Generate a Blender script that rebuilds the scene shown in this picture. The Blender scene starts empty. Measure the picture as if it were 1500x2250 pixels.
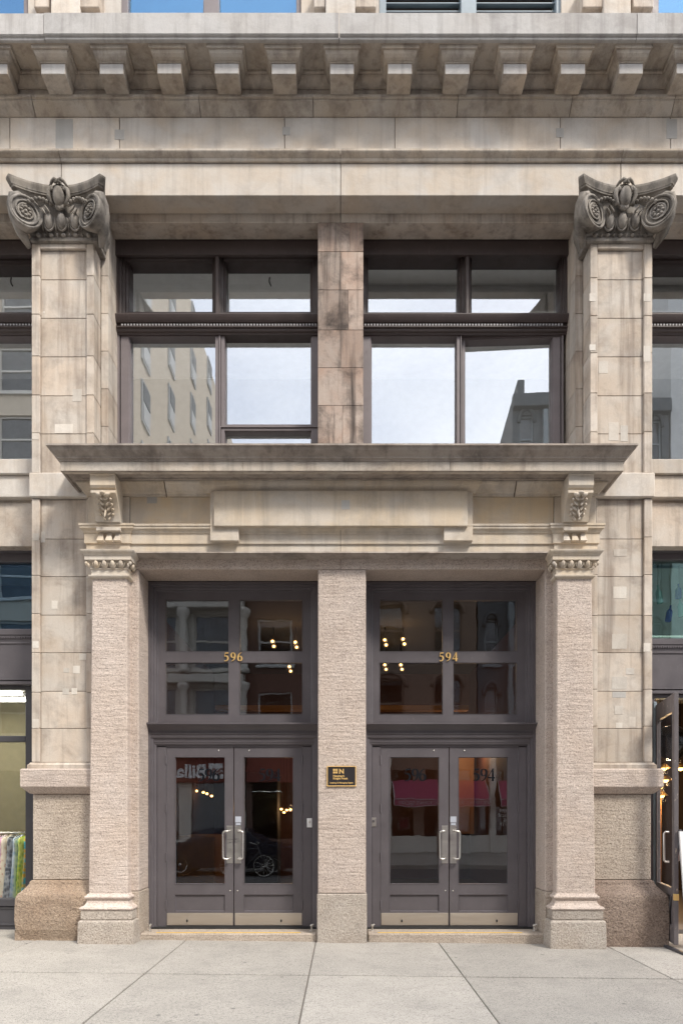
import bpy, bmesh, math, random
from mathutils import Vector, Matrix, Euler
random.seed(7)
SC = bpy.context.scene
COL = SC.collection
R = math.radians

# ------------------------------------------------------------------ camera
# measured off the photograph: a 24 mm shift lens held level, 8.8 m from the piers
CAM_D, EYE, CX, HY, F = 8.8, 1.64, 751.0, 1790.0, 1500.0
cam = bpy.data.objects.new('camera', bpy.data.cameras.new('camera'))
COL.objects.link(cam)
cam.location = (0, -CAM_D, EYE)
cam.rotation_euler = (R(90), 0, 0)
cam.data.sensor_fit = 'VERTICAL'
cam.data.sensor_height = 36.0
cam.data.sensor_width = 24.0
cam.data.lens = 24.0
cam.data.shift_y = (HY - 1125.0) / 2250.0
cam.data.shift_x = -(CX - 750.0) / 2250.0
cam.data.clip_end = 600
SC.camera = cam

def X(px, d=0.0): return (px - CX) / F * (CAM_D + d)
def Z(py, d=0.0): return EYE + (HY - py) / F * (CAM_D + d)

# ------------------------------------------------------------------ sky, sun
SUN_EL, SUN_AZ = 50.0, 40.0          # azimuth: degrees to the right of straight out from the facade
sx, sy, sz = math.sin(R(SUN_AZ)) * math.cos(R(SUN_EL)), -math.cos(R(SUN_AZ)) * math.cos(R(SUN_EL)), math.sin(R(SUN_EL))
W = bpy.data.worlds.new('World'); SC.world = W; W.use_nodes = True
wn, wl = W.node_tree.nodes, W.node_tree.links
wn.clear()
sky = wn.new('ShaderNodeTexSky'); sky.sky_type = 'NISHITA'; sky.sun_disc = False
sky.sun_elevation = R(SUN_EL); sky.sun_rotation = math.atan2(sx, sy)
sky.air_density = 1.0; sky.dust_density = 2.0; sky.ozone_density = 1.0
tc = wn.new('ShaderNodeTexCoord')
mp = wn.new('ShaderNodeMapping'); mp.inputs['Scale'].default_value = (1.0, 1.0, 1.8)
nz = wn.new('ShaderNodeTexNoise'); nz.inputs['Scale'].default_value = 2.6; nz.inputs['Detail'].default_value = 7
nz.inputs['Roughness'].default_value = 0.55
cr = wn.new('ShaderNodeValToRGB')
cr.color_ramp.elements[0].position = 0.30; cr.color_ramp.elements[0].color = (0.45, 0.45, 0.45, 1)
cr.color_ramp.elements[1].position = 0.62; cr.color_ramp.elements[1].color = (0.96, 0.96, 0.96, 1)
mx = wn.new('ShaderNodeMix'); mx.data_type = 'RGBA'
mx.inputs[7].default_value = (9.6, 9.75, 10.0, 1)
bg = wn.new('ShaderNodeBackground'); bg.inputs['Strength'].default_value = 0.10
wo = wn.new('ShaderNodeOutputWorld')
wl.new(tc.outputs['Generated'], mp.inputs['Vector']); wl.new(mp.outputs['Vector'], nz.inputs['Vector'])
wl.new(nz.outputs['Fac'], cr.inputs['Fac']); wl.new(cr.outputs['Color'], mx.inputs[0])
wl.new(sky.outputs['Color'], mx.inputs[6]); wl.new(mx.outputs[2], bg.inputs['Color'])
wl.new(bg.outputs['Background'], wo.inputs['Surface'])

sun = bpy.data.objects.new('sun', bpy.data.lights.new('sun', 'SUN'))
COL.objects.link(sun)
sun.data.energy = 1.35; sun.data.angle = R(11); sun.data.color = (1.0, 0.93, 0.82)
sun.location = (sx * 40, sy * 40, sz * 40)
sun.rotation_euler = Vector((sx, sy, sz)).to_track_quat('Z', 'Y').to_euler()

SC.view_settings.view_transform = 'Standard'
SC.view_settings.look = 'None'
SC.view_settings.exposure = 1.58
SC.view_settings.gamma = 1.0
SC.view_settings.use_curve_mapping = False
SC.cycles.max_bounces = 8
SC.cycles.diffuse_bounces = 4
SC.cycles.glossy_bounces = 4
SC.cycles.transparent_max_bounces = 16
SC.cycles.sample_clamp_indirect = 4.0
SC.cycles.caustics_reflective = False
SC.cycles.caustics_refractive = False

# ------------------------------------------------------------------ materials
class NT:
    def __init__(s, name):
        s.m = bpy.data.materials.new(name); s.m.use_nodes = True
        s.n, s.l = s.m.node_tree.nodes, s.m.node_tree.links
        s.n.clear()
        s.out = s.n.new('ShaderNodeOutputMaterial')
    def new(s, t, **kw):
        x = s.n.new(t)
        for k, v in kw.items():
            if k.startswith('i_'): x.inputs[k[2:]].default_value = v
            else: setattr(x, k, v)
        return x
    def link(s, a, b): s.l.new(a, b)
    def noise(s, vec, scale, detail=4, rough=0.55, dist=0.0):
        x = s.new('ShaderNodeTexNoise'); x.inputs['Scale'].default_value = scale
        x.inputs['Detail'].default_value = detail; x.inputs['Roughness'].default_value = rough
        x.inputs['Distortion'].default_value = dist
        s.link(vec, x.inputs['Vector']); return x.outputs['Fac']
    def ramp(s, fac, stops):
        x = s.new('ShaderNodeValToRGB'); e = x.color_ramp.elements
        while len(e) < len(stops): e.new(0.5)
        for i, (p, c) in enumerate(stops):
            e[i].position = p
            e[i].color = (c, c, c, 1) if isinstance(c, (int, float)) else (*c, 1)
        s.link(fac, x.inputs['Fac']); return x.outputs['Color']
    def mix(s, fac, a, b, mode='MIX'):
        x = s.new('ShaderNodeMix', data_type='RGBA', blend_type=mode)
        for i, v in ((0, fac), (6, a), (7, b)):
            if hasattr(v, 'is_output'): s.link(v, x.inputs[i])
            elif i == 0: x.inputs[i].default_value = v
            else: x.inputs[i].default_value = (*v, 1)
        return x.outputs[2]
    def mapv(s, vec, scale=(1, 1, 1), loc=(0, 0, 0)):
        x = s.new('ShaderNodeMapping'); x.inputs['Scale'].default_value = scale; x.inputs['Location'].default_value = loc
        s.link(vec, x.inputs['Vector']); return x.outputs['Vector']
    def pos(s): return s.new('ShaderNodeNewGeometry').outputs['Position']
    def rnd(s): return s.new('ShaderNodeObjectInfo').outputs['Random']
    def bump(s, h, strength, dist, prev=None):
        x = s.new('ShaderNodeBump'); x.inputs['Strength'].default_value = strength; x.inputs['Distance'].default_value = dist
        s.link(h, x.inputs['Height'])
        if prev is not None: s.link(prev, x.inputs['Normal'])
        return x.outputs['Normal']
    def pbr(s, color, rough=0.8, metal=0.0, normal=None, spec=0.5):
        x = s.new('ShaderNodeBsdfPrincipled')
        if hasattr(color, 'is_output'): s.link(color, x.inputs['Base Color'])
        else: x.inputs['Base Color'].default_value = (*color, 1)
        if hasattr(rough, 'is_output'): s.link(rough, x.inputs['Roughness'])
        else: x.inputs['Roughness'].default_value = rough
        x.inputs['Metallic'].default_value = metal
        x.inputs['Specular IOR Level'].default_value = spec
        if normal is not None: s.link(normal, x.inputs['Normal'])
        s.link(x.outputs['BSDF'], s.out.inputs['Surface']); return s.m

def limestone(name, light, warm, dirt, dirt_amt=0.5, streak=0.5, var=0.16):
    t = NT(name); p = t.pos()
    rnd = t.rnd()
    off = t.new('ShaderNodeVectorMath', operation='ADD')
    cx = t.new('ShaderNodeCombineXYZ'); mul = t.new('ShaderNodeMath', operation='MULTIPLY'); mul.inputs[1].default_value = 37.0
    t.link(rnd, mul.inputs[0]); t.link(mul.outputs[0], cx.inputs[0]); t.link(mul.outputs[0], cx.inputs[2])
    t.link(p, off.inputs[0]); t.link(cx.outputs[0], off.inputs[1]); v = off.outputs[0]
    c = t.mix(t.ramp(t.noise(v, 1.7, 6, 0.6, 0.4), [(0.38, 0.0), (0.62, 1.0)]), light, warm)
    # soot and damp blotches, then rain streaks running down
    d1 = t.ramp(t.noise(v, 2.6, 8, 0.68, 0.3), [(0.47, 0.0), (0.72, dirt_amt)])
    c = t.mix(d1, c, dirt)
    d2 = t.ramp(t.noise(t.mapv(p, (8.5, 8.5, 0.5), (3.1, 0, 1.7)), 1.0, 6, 0.62), [(0.50, 0.0), (0.70, streak)])
    c = t.mix(d2, c, dirt)
    c = t.mix(t.ramp(t.noise(t.mapv(v, (9, 9, 0.8)), 1.3, 3, 0.5), [(0.6, 0.0), (0.8, 0.35)]), c, tuple(min(1, k * 1.25) for k in light))
    # each block a little lighter or darker than the next
    b = t.new('ShaderNodeMapRange'); b.inputs['To Min'].default_value = 1 - var; b.inputs['To Max'].default_value = 1 + var * 0.7
    t.link(rnd, b.inputs['Value'])
    c = t.mix(1.0, c, b.outputs['Result'], 'MULTIPLY')
    fine = t.noise(p, 110, 3, 0.6)
    c = t.mix(t.ramp(fine, [(0.35, 0.16), (0.6, 0.0)]), c, dirt)
    n = t.bump(t.noise(p, 9, 6, 0.6), 0.25, 0.02)
    n = t.bump(fine, 0.25, 0.004, n)
    return t.pbr(c, 0.86, normal=n, spec=0.25)

def granite(name, a, b, dark, grain=62, bump=0.9, lines=0.0):
    t = NT(name); p = t.pos()
    c = t.mix(t.ramp(t.noise(p, 1.5, 6, 0.62), [(0.35, 0.0), (0.68, 1.0)]), a, b)
    g = t.noise(p, grain, 3, 0.7)
    c = t.mix(t.ramp(g, [(0.36, 0.75), (0.5, 0.0)]), c, dark)
    c = t.mix(t.ramp(t.noise(p, grain * 0.8, 2, 0.5), [(0.56, 0.0), (0.72, 0.5)]), c, tuple(min(1, k * 1.5) for k in a))
    c = t.mix(t.ramp(t.noise(p, 4.0, 8, 0.7), [(0.5, 0.0), (0.75, 0.35)]), c, dark)
    rnd = t.rnd()
    br = t.new('ShaderNodeMapRange'); br.inputs['To Min'].default_value = 0.9; br.inputs['To Max'].default_value = 1.08
    t.link(rnd, br.inputs['Value']); c = t.mix(1.0, c, br.outputs['Result'], 'MULTIPLY')
    n = t.bump(t.noise(p, 30, 4, 0.66), bump, 0.03)
    n = t.bump(g, 0.4, 0.006, n)
    if lines:      # tooled courses across the hammered face
        n = t.bump(t.noise(t.mapv(p, (3, 3, 26)), 1.0, 4, 0.6), lines, 0.03, n)
    return t.pbr(c, 0.82, normal=n, spec=0.3)

M = {}
M['lime'] = limestone('limestone_pale', (0.60, 0.565, 0.525), (0.595, 0.515, 0.43), (0.25, 0.205, 0.175), 0.35, 0.32)
M['lime_pier'] = limestone('limestone_weathered', (0.575, 0.525, 0.47), (0.54, 0.455, 0.375), (0.18, 0.14, 0.118), 0.6, 0.6, 0.13)
M['lime_mull'] = limestone('limestone_stained_brown', (0.41, 0.34, 0.295), (0.38, 0.275, 0.22), (0.055, 0.044, 0.04), 1.0, 1.0, 0.25)
M['lime_portal'] = limestone('limestone_cream', (0.61, 0.555, 0.49), (0.62, 0.52, 0.40), (0.26, 0.22, 0.185), 0.45, 0.35, 0.05)
M['lime_frieze'] = limestone('limestone_honey', (0.61, 0.535, 0.44), (0.66, 0.52, 0.35), (0.36, 0.32, 0.29), 0.35, 0.2, 0.05)
M['lime_soot'] = limestone('limestone_sooty_grey', (0.34, 0.315, 0.29), (0.28, 0.25, 0.215), (0.05, 0.045, 0.042), 1.0, 0.7, 0.05)
M['lime_cornice'] = limestone('limestone_bracket', (0.52, 0.475, 0.425), (0.49, 0.42, 0.345), (0.15, 0.125, 0.11), 0.7, 0.5, 0.15)
M['lime_pale_skylit'] = limestone('limestone_pale_skylit', (0.50, 0.49, 0.485), (0.46, 0.44, 0.425), (0.24, 0.225, 0.22), 0.6, 0.6, 0.06)
M['lime_dark'] = limestone('limestone_dark_grey_brown', (0.40, 0.36, 0.325), (0.36, 0.31, 0.27), (0.13, 0.11, 0.10), 0.8, 0.5, 0.06)  # darker grey-brown stone for the hood and drip moulding
M['patch'] = limestone('pale_repair_mortar', (0.63, 0.60, 0.555), (0.57, 0.52, 0.46), (0.38, 0.33, 0.29), 0.6, 0.5, 0.2)
M['patch_grey'] = limestone('grey_repair_mortar', (0.46, 0.45, 0.43), (0.44, 0.42, 0.40), (0.28, 0.27, 0.27), 0.3, 0.2, 0.1)
M['mortar'] = limestone('old_mortar', (0.13, 0.11, 0.095), (0.12, 0.10, 0.085), (0.06, 0.05, 0.05), 0.5, 0.2, 0.05)
M['granite'] = granite('pink_granite_hammered', (0.57, 0.49, 0.44), (0.535, 0.44, 0.375), (0.20, 0.155, 0.135), grain=80, bump=0.42, lines=0.42)
M['granite_grey'] = granite('granite_plinth', (0.46, 0.415, 0.37), (0.41, 0.35, 0.295), (0.13, 0.105, 0.09), bump=0.6)
M['granite_tan'] = granite('tan_granite', (0.47, 0.405, 0.345), (0.40, 0.335, 0.275), (0.15, 0.12, 0.10), bump=0.5, lines=0.35)
M['granite_orange'] = granite('rusty_granite', (0.41, 0.325, 0.25), (0.33, 0.235, 0.165), (0.13, 0.095, 0.075), bump=1.0)
M['granite_brown'] = granite('dark_brown_granite', (0.33, 0.26, 0.215), (0.21, 0.15, 0.118), (0.07, 0.05, 0.045), bump=1.0)

def paint(name, col, rough=0.42, wear=0.0, wearcol=(0.3, 0.26, 0.24)):
    t = NT(name); p = t.pos()
    c = t.mix(t.ramp(t.noise(p, 3, 5, 0.6), [(0.3, 0.0), (0.75, 1.0)]), tuple(k * 0.86 for k in col), tuple(k * 1.12 for k in col))
    if wear: c = t.mix(t.ramp(t.noise(t.mapv(p, (30, 30, 12)), 1.0, 6, 0.7), [(0.60, 0.0), (0.68, wear)]), c, wearcol)
    n = t.bump(t.noise(p, 60, 3), 0.08, 0.004)
    r = t.ramp(t.noise(p, 7, 4), [(0.3, rough * 0.85), (0.7, rough * 1.25)])
    return t.pbr(c, r, normal=n, spec=0.5)
M['paint_grey'] = paint('dark_grey_paint', (0.104, 0.094, 0.104), 0.40, 0.2, (0.24, 0.22, 0.22))
M['paint_dark'] = paint('near_black_paint', (0.06, 0.058, 0.066), 0.45)
M['paint_brown'] = paint('dark_brown_paint', (0.062, 0.045, 0.043), 0.5, 0.12)
M['paint_sash'] = paint('weathered_brown_grey_paint', (0.17, 0.145, 0.15), 0.5, 0.4, (0.09, 0.07, 0.065))
M['paint_worn'] = paint('chipped_grey_paint', (0.13, 0.115, 0.12), 0.5, 0.8, (0.5, 0.42, 0.34))
M['paint_white'] = paint('white_paint', (0.75, 0.74, 0.72), 0.5)
M['dentil'] = paint('pale_paint', (0.40, 0.385, 0.39), 0.5)
M['paint_blue'] = paint('blue_grey_paint', (0.22, 0.27, 0.31), 0.45)

def metal(name, col, rough): 
    t = NT(name); p = t.pos()
    r = t.ramp(t.noise(t.mapv(p, (6, 6, 70)), 1.0, 4), [(0.3, rough * 0.8), (0.7, rough * 1.3)])
    return t.pbr(col, r, 1.0)
M['steel'] = metal('brushed_steel', (0.62, 0.60, 0.57), 0.33)
M['steel_dull'] = metal('scuffed_kick_plate', (0.58, 0.53, 0.47), 0.45)
M['brass'] = NT('aged_brass').pbr((0.78, 0.52, 0.20), 0.38, 0.35)

def simple(name, col, rough=0.7, nscale=8, amt=0.18, metal_=0.0):
    t = NT(name); p = t.pos()
    c = t.mix(t.noise(p, nscale, 5, 0.6), tuple(k * (1 - amt) for k in col), tuple(min(1, k * (1 + amt)) for k in col))
    return t.pbr(c, rough, metal_)
M['black'] = NT('black_lettering').pbr((0.010, 0.012, 0.016), 0.9, spec=0.05)
M['plaque'] = simple('plaque_enamel', (0.022, 0.019, 0.021), 0.4)
M['white'] = simple('white_vinyl', (0.75, 0.75, 0.76), 0.6)
M['sticker'] = simple('grey_blue_sticker', (0.42, 0.45, 0.52), 0.6)
M['yellow'] = simple('worn_yellow_paint', (0.62, 0.40, 0.07), 0.75, 14, 0.35)
M['ceil'] = simple('ceiling_plaster', (0.86, 0.86, 0.84), 0.9)
M['room'] = simple('office_wall', (0.62, 0.61, 0.59), 0.9)
M['roomfloor'] = simple('office_floor', (0.74, 0.72, 0.68), 0.8)
M['lobbyfloor'] = simple('dark_floor', (0.12, 0.105, 0.10), 0.6)
M['lobby'] = simple('dark_red_wall', (0.12, 0.055, 0.045), 0.7)
M['lobbydark'] = simple('dark_ceiling', (0.03, 0.026, 0.024), 0.9)
M['wood'] = simple('orange_wood', (0.42, 0.20, 0.065), 0.5, 5, 0.3)
M['olive'] = simple('olive_wall', (0.21, 0.185, 0.11), 0.85)
M['shopdark'] = simple('shop_interior_dark', (0.05, 0.035, 0.028), 0.85)
M['shopblue'] = simple('blue_grey_partition', (0.13, 0.20, 0.24), 0.8)
M['rubber'] = simple('black_rubber', (0.015, 0.015, 0.016), 0.7)
M['asphalt'] = simple('asphalt', (0.085, 0.084, 0.085), 0.9, 40, 0.3)

def glass(name, fac, tint=(0.9, 0.95, 0.94), wave=0.25, wscale=1.6, gloss=(0.93, 0.96, 1.0), ior=1.5):
    t = NT(name); p = t.pos()
    n = t.bump(t.noise(p, wscale, 2, 0.4), wave, 0.02)
    g = t.new('ShaderNodeBsdfGlossy'); g.inputs['Roughness'].default_value = 0.0
    g.inputs['Color'].default_value = (*gloss, 1); t.link(n, g.inputs['Normal'])
    tr = t.new('ShaderNodeBsdfTransparent'); tr.inputs['Color'].default_value = (*tint, 1)
    fr = t.new('ShaderNodeLayerWeight'); fr.inputs['Blend'].default_value = 0.5      # Schlick reflectance, same from both sides
    pw = t.new('ShaderNodeMath', operation='POWER'); pw.inputs[1].default_value = 5.0; t.link(fr.outputs['Facing'], pw.inputs[0])
    a = t.new('ShaderNodeMath', operation='MULTIPLY_ADD'); a.use_clamp = True
    a.inputs[1].default_value = 0.9 if ior > 1.3 else 0.3; a.inputs[2].default_value = fac + 0.04
    t.link(pw.outputs[0], a.inputs[0])
    m = t.new('ShaderNodeMixShader')
    t.link(a.outputs[0], m.inputs[0]); t.link(tr.outputs[0], m.inputs[1]); t.link(g.outputs[0], m.inputs[2])
    t.link(m.outputs[0], t.out.inputs['Surface']); return t.m
M['glass_up'] = glass('reflective_window_glass', 0.17, (0.985, 0.99, 0.99), 0.03, 1.1)
M['glass_door'] = glass('door_glass', 0.03, (0.95, 0.96, 0.96), 0.022, 3.2)
M['glass_shop'] = glass('shop_glass', 0.0, (0.98, 0.985, 0.98), 0.05)
M['glass_tint'] = glass('blue_tinted_glass', 0.16, (0.45, 0.65, 0.72), 0.05, gloss=(0.35, 0.62, 1.0))
M['glass_leaf'] = glass('clear_door_glass', 0.0, (0.99, 0.99, 0.99), 0.02, ior=1.15)
M['glass_mid'] = glass('blue_grey_glass', 0.10, (0.6, 0.72, 0.78), 0.05, gloss=(0.62, 0.80, 1.0))
M['glass_teal'] = glass('teal_glass', 0.07, (0.86, 0.96, 0.94), 0.05, gloss=(0.70, 0.95, 0.95))
M['glass_far'] = glass('far_window_glass', 0.03, (0.4, 0.45, 0.5), 0.03)

def emit(name, col, s):
    t = NT(name); e = t.new('ShaderNodeEmission'); e.inputs['Color'].default_value = (*col, 1); e.inputs['Strength'].default_value = s
    t.link(e.outputs[0], t.out.inputs['Surface']); return t.m
M['bulb'] = emit('lit_bulb', (1.0, 0.50, 0.15), 3.2)
M['tube'] = emit('lit_fluorescent_tube', (1.0, 0.98, 0.88), 7)

def sidewalk_mat():
    t = NT('sidewalk_concrete'); p = t.pos(); rnd = t.rnd()
    c = t.mix(t.ramp(t.noise(p, 1.1, 7, 0.62), [(0.35, 0.0), (0.65, 1.0)]), (0.375, 0.352, 0.32), (0.445, 0.416, 0.378))
    c = t.mix(t.ramp(t.noise(p, 3.6, 9, 0.72), [(0.50, 0.0), (0.74, 0.45)]), c, (0.22, 0.21, 0.195))
    c = t.mix(t.ramp(t.noise(t.mapv(p, (24, 55, 1)), 1.0, 6, 0.75), [(0.56, 0.0), (0.66, 0.6)]), c, (0.15, 0.142, 0.135))
    c = t.mix(t.ramp(t.noise(p, 130, 2, 0.6), [(0.36, 0.85), (0.47, 0.0)]), c, (0.15, 0.142, 0.135))
    c = t.mix(t.ramp(t.noise(p, 45, 4, 0.7), [(0.35, 0.8), (0.45, 0.0)]), c, (0.17, 0.16, 0.15))
    vo = t.new('ShaderNodeTexVoronoi'); vo.inputs['Scale'].default_value = 3.4; t.link(p, vo.inputs['Vector'])
    gum = t.mix(1.0, t.ramp(vo.outputs['Distance'], [(0.06, 0.75), (0.085, 0.0)]), t.ramp(vo.outputs['Color'], [(0.45, 0.0), (0.55, 1.0)]), 'MULTIPLY')
    c = t.mix(gum, c, (0.13, 0.125, 0.12))   # trodden gum
    br = t.new('ShaderNodeMapRange'); br.inputs['To Min'].default_value = 0.86; br.inputs['To Max'].default_value = 1.05
    t.link(rnd, br.inputs['Value']); c = t.mix(1.0, c, br.outputs['Result'], 'MULTIPLY')
    n = t.bump(t.noise(p, 90, 4, 0.7), 0.35, 0.006); n = t.bump(t.noise(p, 6, 5), 0.15, 0.02, n)
    return t.pbr(c, 0.85, normal=n, spec=0.3)
M['sidewalk'] = sidewalk_mat()
M['joint'] = simple('sidewalk_joint_dirt', (0.14, 0.125, 0.11), 0.95)

# ------------------------------------------------------------------ mesh helpers
def link(name, me, mat, parent=None, loc=None, smooth=False):
    o = bpy.data.objects.new(name, me); COL.objects.link(o)
    if mat is not None and not me.materials: me.materials.append(M[mat])
    if parent is not None: o.parent = parent
    if loc is not None: o.location = loc
    if smooth:
        for p in me.polygons: p.use_smooth = True
    return o

def pydata(name, vs, fs, mat, parent=None, loc=None, smooth=False):
    me = bpy.data.meshes.new(name); me.from_pydata([tuple(v) for v in vs], [], fs); me.validate(); me.update()
    bm = bmesh.new(); bm.from_mesh(me); bmesh.ops.recalc_face_normals(bm, faces=bm.faces); bm.to_mesh(me); bm.free()
    return link(name, me, mat, parent, loc, smooth)

def cbox(x0, x1, y0, y1, z0, z1, b=0.0):
    """verts/faces of a box, its edges chamfered by b"""
    if x0 > x1: x0, x1 = x1, x0
    if y0 > y1: y0, y1 = y1, y0
    if z0 > z1: z0, z1 = z1, z0
    b = min(b, (x1 - x0) * .4, (y1 - y0) * .4, (z1 - z0) * .4)
    if b <= 0:
        vs = [(x, y, z) for x in (x0, x1) for y in (y0, y1) for z in (z0, z1)]
        return vs, [(0, 1, 3, 2), (4, 6, 7, 5), (0, 4, 5, 1), (2, 3, 7, 6), (0, 2, 6, 4), (1, 5, 7, 3)]
    bm = bmesh.new()
    r = bmesh.ops.create_cube(bm, size=1.0)
    for v in bm.verts:
        v.co = ((x0 + x1) / 2 + v.co.x * (x1 - x0), (y0 + y1) / 2 + v.co.y * (y1 - y0), (z0 + z1) / 2 + v.co.z * (z1 - z0))
    bmesh.ops.bevel(bm, geom=list(bm.edges), offset=b, segments=1, affect='EDGES')
    bm.verts.index_update()
    vs = [v.co[:] for v in bm.verts]; fs = [tuple(v.index for v in f.verts) for f in bm.faces]
    bm.free(); return vs, fs

def box(name, x0, x1, y0, y1, z0, z1, mat, parent=None, b=0.005):
    vs, fs = cbox(x0, x1, y0, y1, z0, z1, b)
    return pydata(name, vs, fs, mat, parent)

def merge(parts):
    V, Fs = [], []
    for vs, fs in parts:
        k = len(V); V += list(vs); Fs += [tuple(i + k for i in f) for f in fs]
    return V, Fs

def boxes(name, lst, mat, parent=None, b=0.004):
    vs, fs = merge([cbox(*q, b) for q in lst])
    return pydata(name, vs, fs, mat, parent)

def sweep_geo(path, prof, closed_path=False):
    """closed profile [(out, z)] swept along the plan path [(x, y)]; 'out' is to the right of travel"""
    n = len(path); rings = []
    for i, p in enumerate(path):
        p = Vector(p)
        dirs = []
        if i > 0 or closed_path: dirs.append((p - Vector(path[i - 1])).normalized())
        if i < n - 1 or closed_path: dirs.append((Vector(path[(i + 1) % n]) - p).normalized())
        ns = [Vector((d.y, -d.x)) for d in dirs]
        off = ns[0] if len(ns) == 1 else (ns[0] + ns[1]) / max(0.15, 1 + ns[0].dot(ns[1]))
        rings.append([(p.x + off.x * o, p.y + off.y * o, z) for o, z in prof])
    m = len(prof); vs = [v for r in rings for v in r]; fs = []
    for i in range(n if closed_path else n - 1):
        a, b2 = i * m, ((i + 1) % n) * m
        for j in range(m):
            k = (j + 1) % m
            fs.append((a + j, a + k, b2 + k, b2 + j))
    if not closed_path:
        fs.append(tuple(range(m))); fs.append(tuple((n - 1) * m + j for j in reversed(range(m))))
    return vs, fs

def sweep(name, path, prof, mat, parent=None, smooth=False):
    vs, fs = sweep_geo(path, prof); return pydata(name, vs, fs, mat, parent, smooth=smooth)

def runx(name, x0, x1, prof_yz, mat, parent=None):
    """closed (y, z) profile extruded along x"""
    m = len(prof_yz); vs = [(x0, y, z) for y, z in prof_yz] + [(x1, y, z) for y, z in prof_yz]
    fs = [(j, (j + 1) % m, m + (j + 1) % m, m + j) for j in range(m)] + [tuple(range(m)), tuple(range(2 * m - 1, m - 1, -1))]
    return pydata(name, vs, fs, mat, parent)

def pframe_geo(outer, inner, prof):
    """mitred picture frame between two rects (x0,x1,z0,z1); closed profile [(t, y)], t=0 outer edge, 1 inner edge"""
    ox0, ox1, oz0, oz1 = outer; ix0, ix1, iz0, iz1 = inner
    cs = [((ox0, oz0), (ix0, iz0)), ((ox1, oz0), (ix1, iz0)), ((ox1, oz1), (ix1, iz1)), ((ox0, oz1), (ix0, iz1))]
    m = len(prof); vs = []
    for (a, b2) in cs:
        for t, y in prof: vs.append((a[0] + (b2[0] - a[0]) * t, y, a[1] + (b2[1] - a[1]) * t))
    fs = []
    for i in range(4):
        a, b2 = i * m, ((i + 1) % 4) * m
        for j in range(m):
            k = (j + 1) % m; fs.append((a + j, a + k, b2 + k, b2 + j))
    return vs, fs

def pframe(name, outer, inner, prof, mat, parent=None):
    vs, fs = pframe_geo(outer, inner, prof); return pydata(name, vs, fs, mat, parent)

def blob_geo(lst, seg=10, rings=7):
    """ellipsoids: (centre, radii, euler degrees)"""
    parts = []
    for c, r, *e in lst:
        rot = Euler([R(a) for a in e[0]]).to_matrix() if e else Matrix.Identity(3)
        vs, fs = [], []
        for i in range(1, rings):
            th = math.pi * i / rings
            for j in range(seg):
                ph = 2 * math.pi * j / seg
                vs.append(Vector((math.sin(th) * math.cos(ph) * r[0], math.sin(th) * math.sin(ph) * r[1], math.cos(th) * r[2])))
        vs.append(Vector((0, 0, r[2]))); vs.append(Vector((0, 0, -r[2])))
        T, B = len(vs) - 2, len(vs) - 1
        for i in range(rings - 2):
            for j in range(seg):
                k = (j + 1) % seg; fs.append((i * seg + j, i * seg + k, (i + 1) * seg + k, (i + 1) * seg + j))
        for j in range(seg):
            k = (j + 1) % seg
            fs.append((T, k, j)); fs.append((B, (rings - 2) * seg + j, (rings - 2) * seg + k))
        parts.append(([tuple(rot @ v + Vector(c)) for v in vs], fs))
    return merge(parts)

def blobs(name, lst, mat, parent=None, seg=10, rings=7):
    vs, fs = blob_geo(lst, seg, rings); return pydata(name, vs, fs, mat, parent, smooth=True)

def tube_geo(pts, rad, seg=8, closed=False):
    pts = [Vector(p) for p in pts]; n = len(pts)
    rads = rad if isinstance(rad, (list, tuple)) else [rad] * n
    vs, fs = [], []
    up = Vector((0.13, 0.21, 0.97)).normalized(); u = None
    for i, p in enumerate(pts):
        if closed: t = (pts[(i + 1) % n] - pts[i - 1]).normalized()
        else: t = (pts[min(n - 1, i + 1)] - pts[max(0, i - 1)]).normalized()
        if u is None: u = t.cross(up).normalized()
        else: u = (u - t * u.dot(t)).normalized()
        w = t.cross(u)
        for j in range(seg):
            a = 2 * math.pi * j / seg
            vs.append(tuple(p + (u * math.cos(a) + w * math.sin(a)) * rads[i]))
    for i in range(n if closed else n - 1):
        a, b2 = i * seg, ((i + 1) % n) * seg
        for j in range(seg):
            k = (j + 1) % seg; fs.append((a + j, a + k, b2 + k, b2 + j))
    if not closed:
        fs.append(tuple(reversed(range(seg)))); fs.append(tuple((n - 1) * seg + j for j in range(seg)))
    return vs, fs

def tube(name, pts, rad, mat, parent=None, seg=8, closed=False):
    vs, fs = tube_geo(pts, rad, seg, closed); return pydata(name, vs, fs, mat, parent, smooth=True)

def lathe_geo(prof, seg=20, axis=Matrix.Identity(4)):
    vs, fs = [], []
    for r, h in prof:
        for j in range(seg):
            a = 2 * math.pi * j / seg
            vs.append(tuple(axis @ Vector((r * math.cos(a), r * math.sin(a), h))))
    n = len(prof)
    for i in range(n - 1):
        for j in range(seg):
            k = (j + 1) % seg; fs.append((i * seg + j, i * seg + k, (i + 1) * seg + k, (i + 1) * seg + j))
    fs.append(tuple(reversed(range(seg)))); fs.append(tuple((n - 1) * seg + j for j in range(seg)))
    return vs, fs

def axis_to(c, d):
    return Matrix.Translation(Vector(c)) @ Vector(d).to_track_quat('Z', 'Y').to_matrix().to_4x4()

def tag(o, label=None, cat=None, group=None, kind=None):
    if label: o['label'] = label
    if cat: o['category'] = cat
    if group: o['group'] = group
    if kind: o['kind'] = kind
    return o

def empty(name, label, cat, loc=(0, 0, 0), rz=0.0, group=None):
    o = bpy.data.objects.new(name, None); COL.objects.link(o); o.location = loc; o.rotation_euler = (0, 0, rz)
    o.empty_display_size = 0.2
    return tag(o, label, cat, group)

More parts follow.
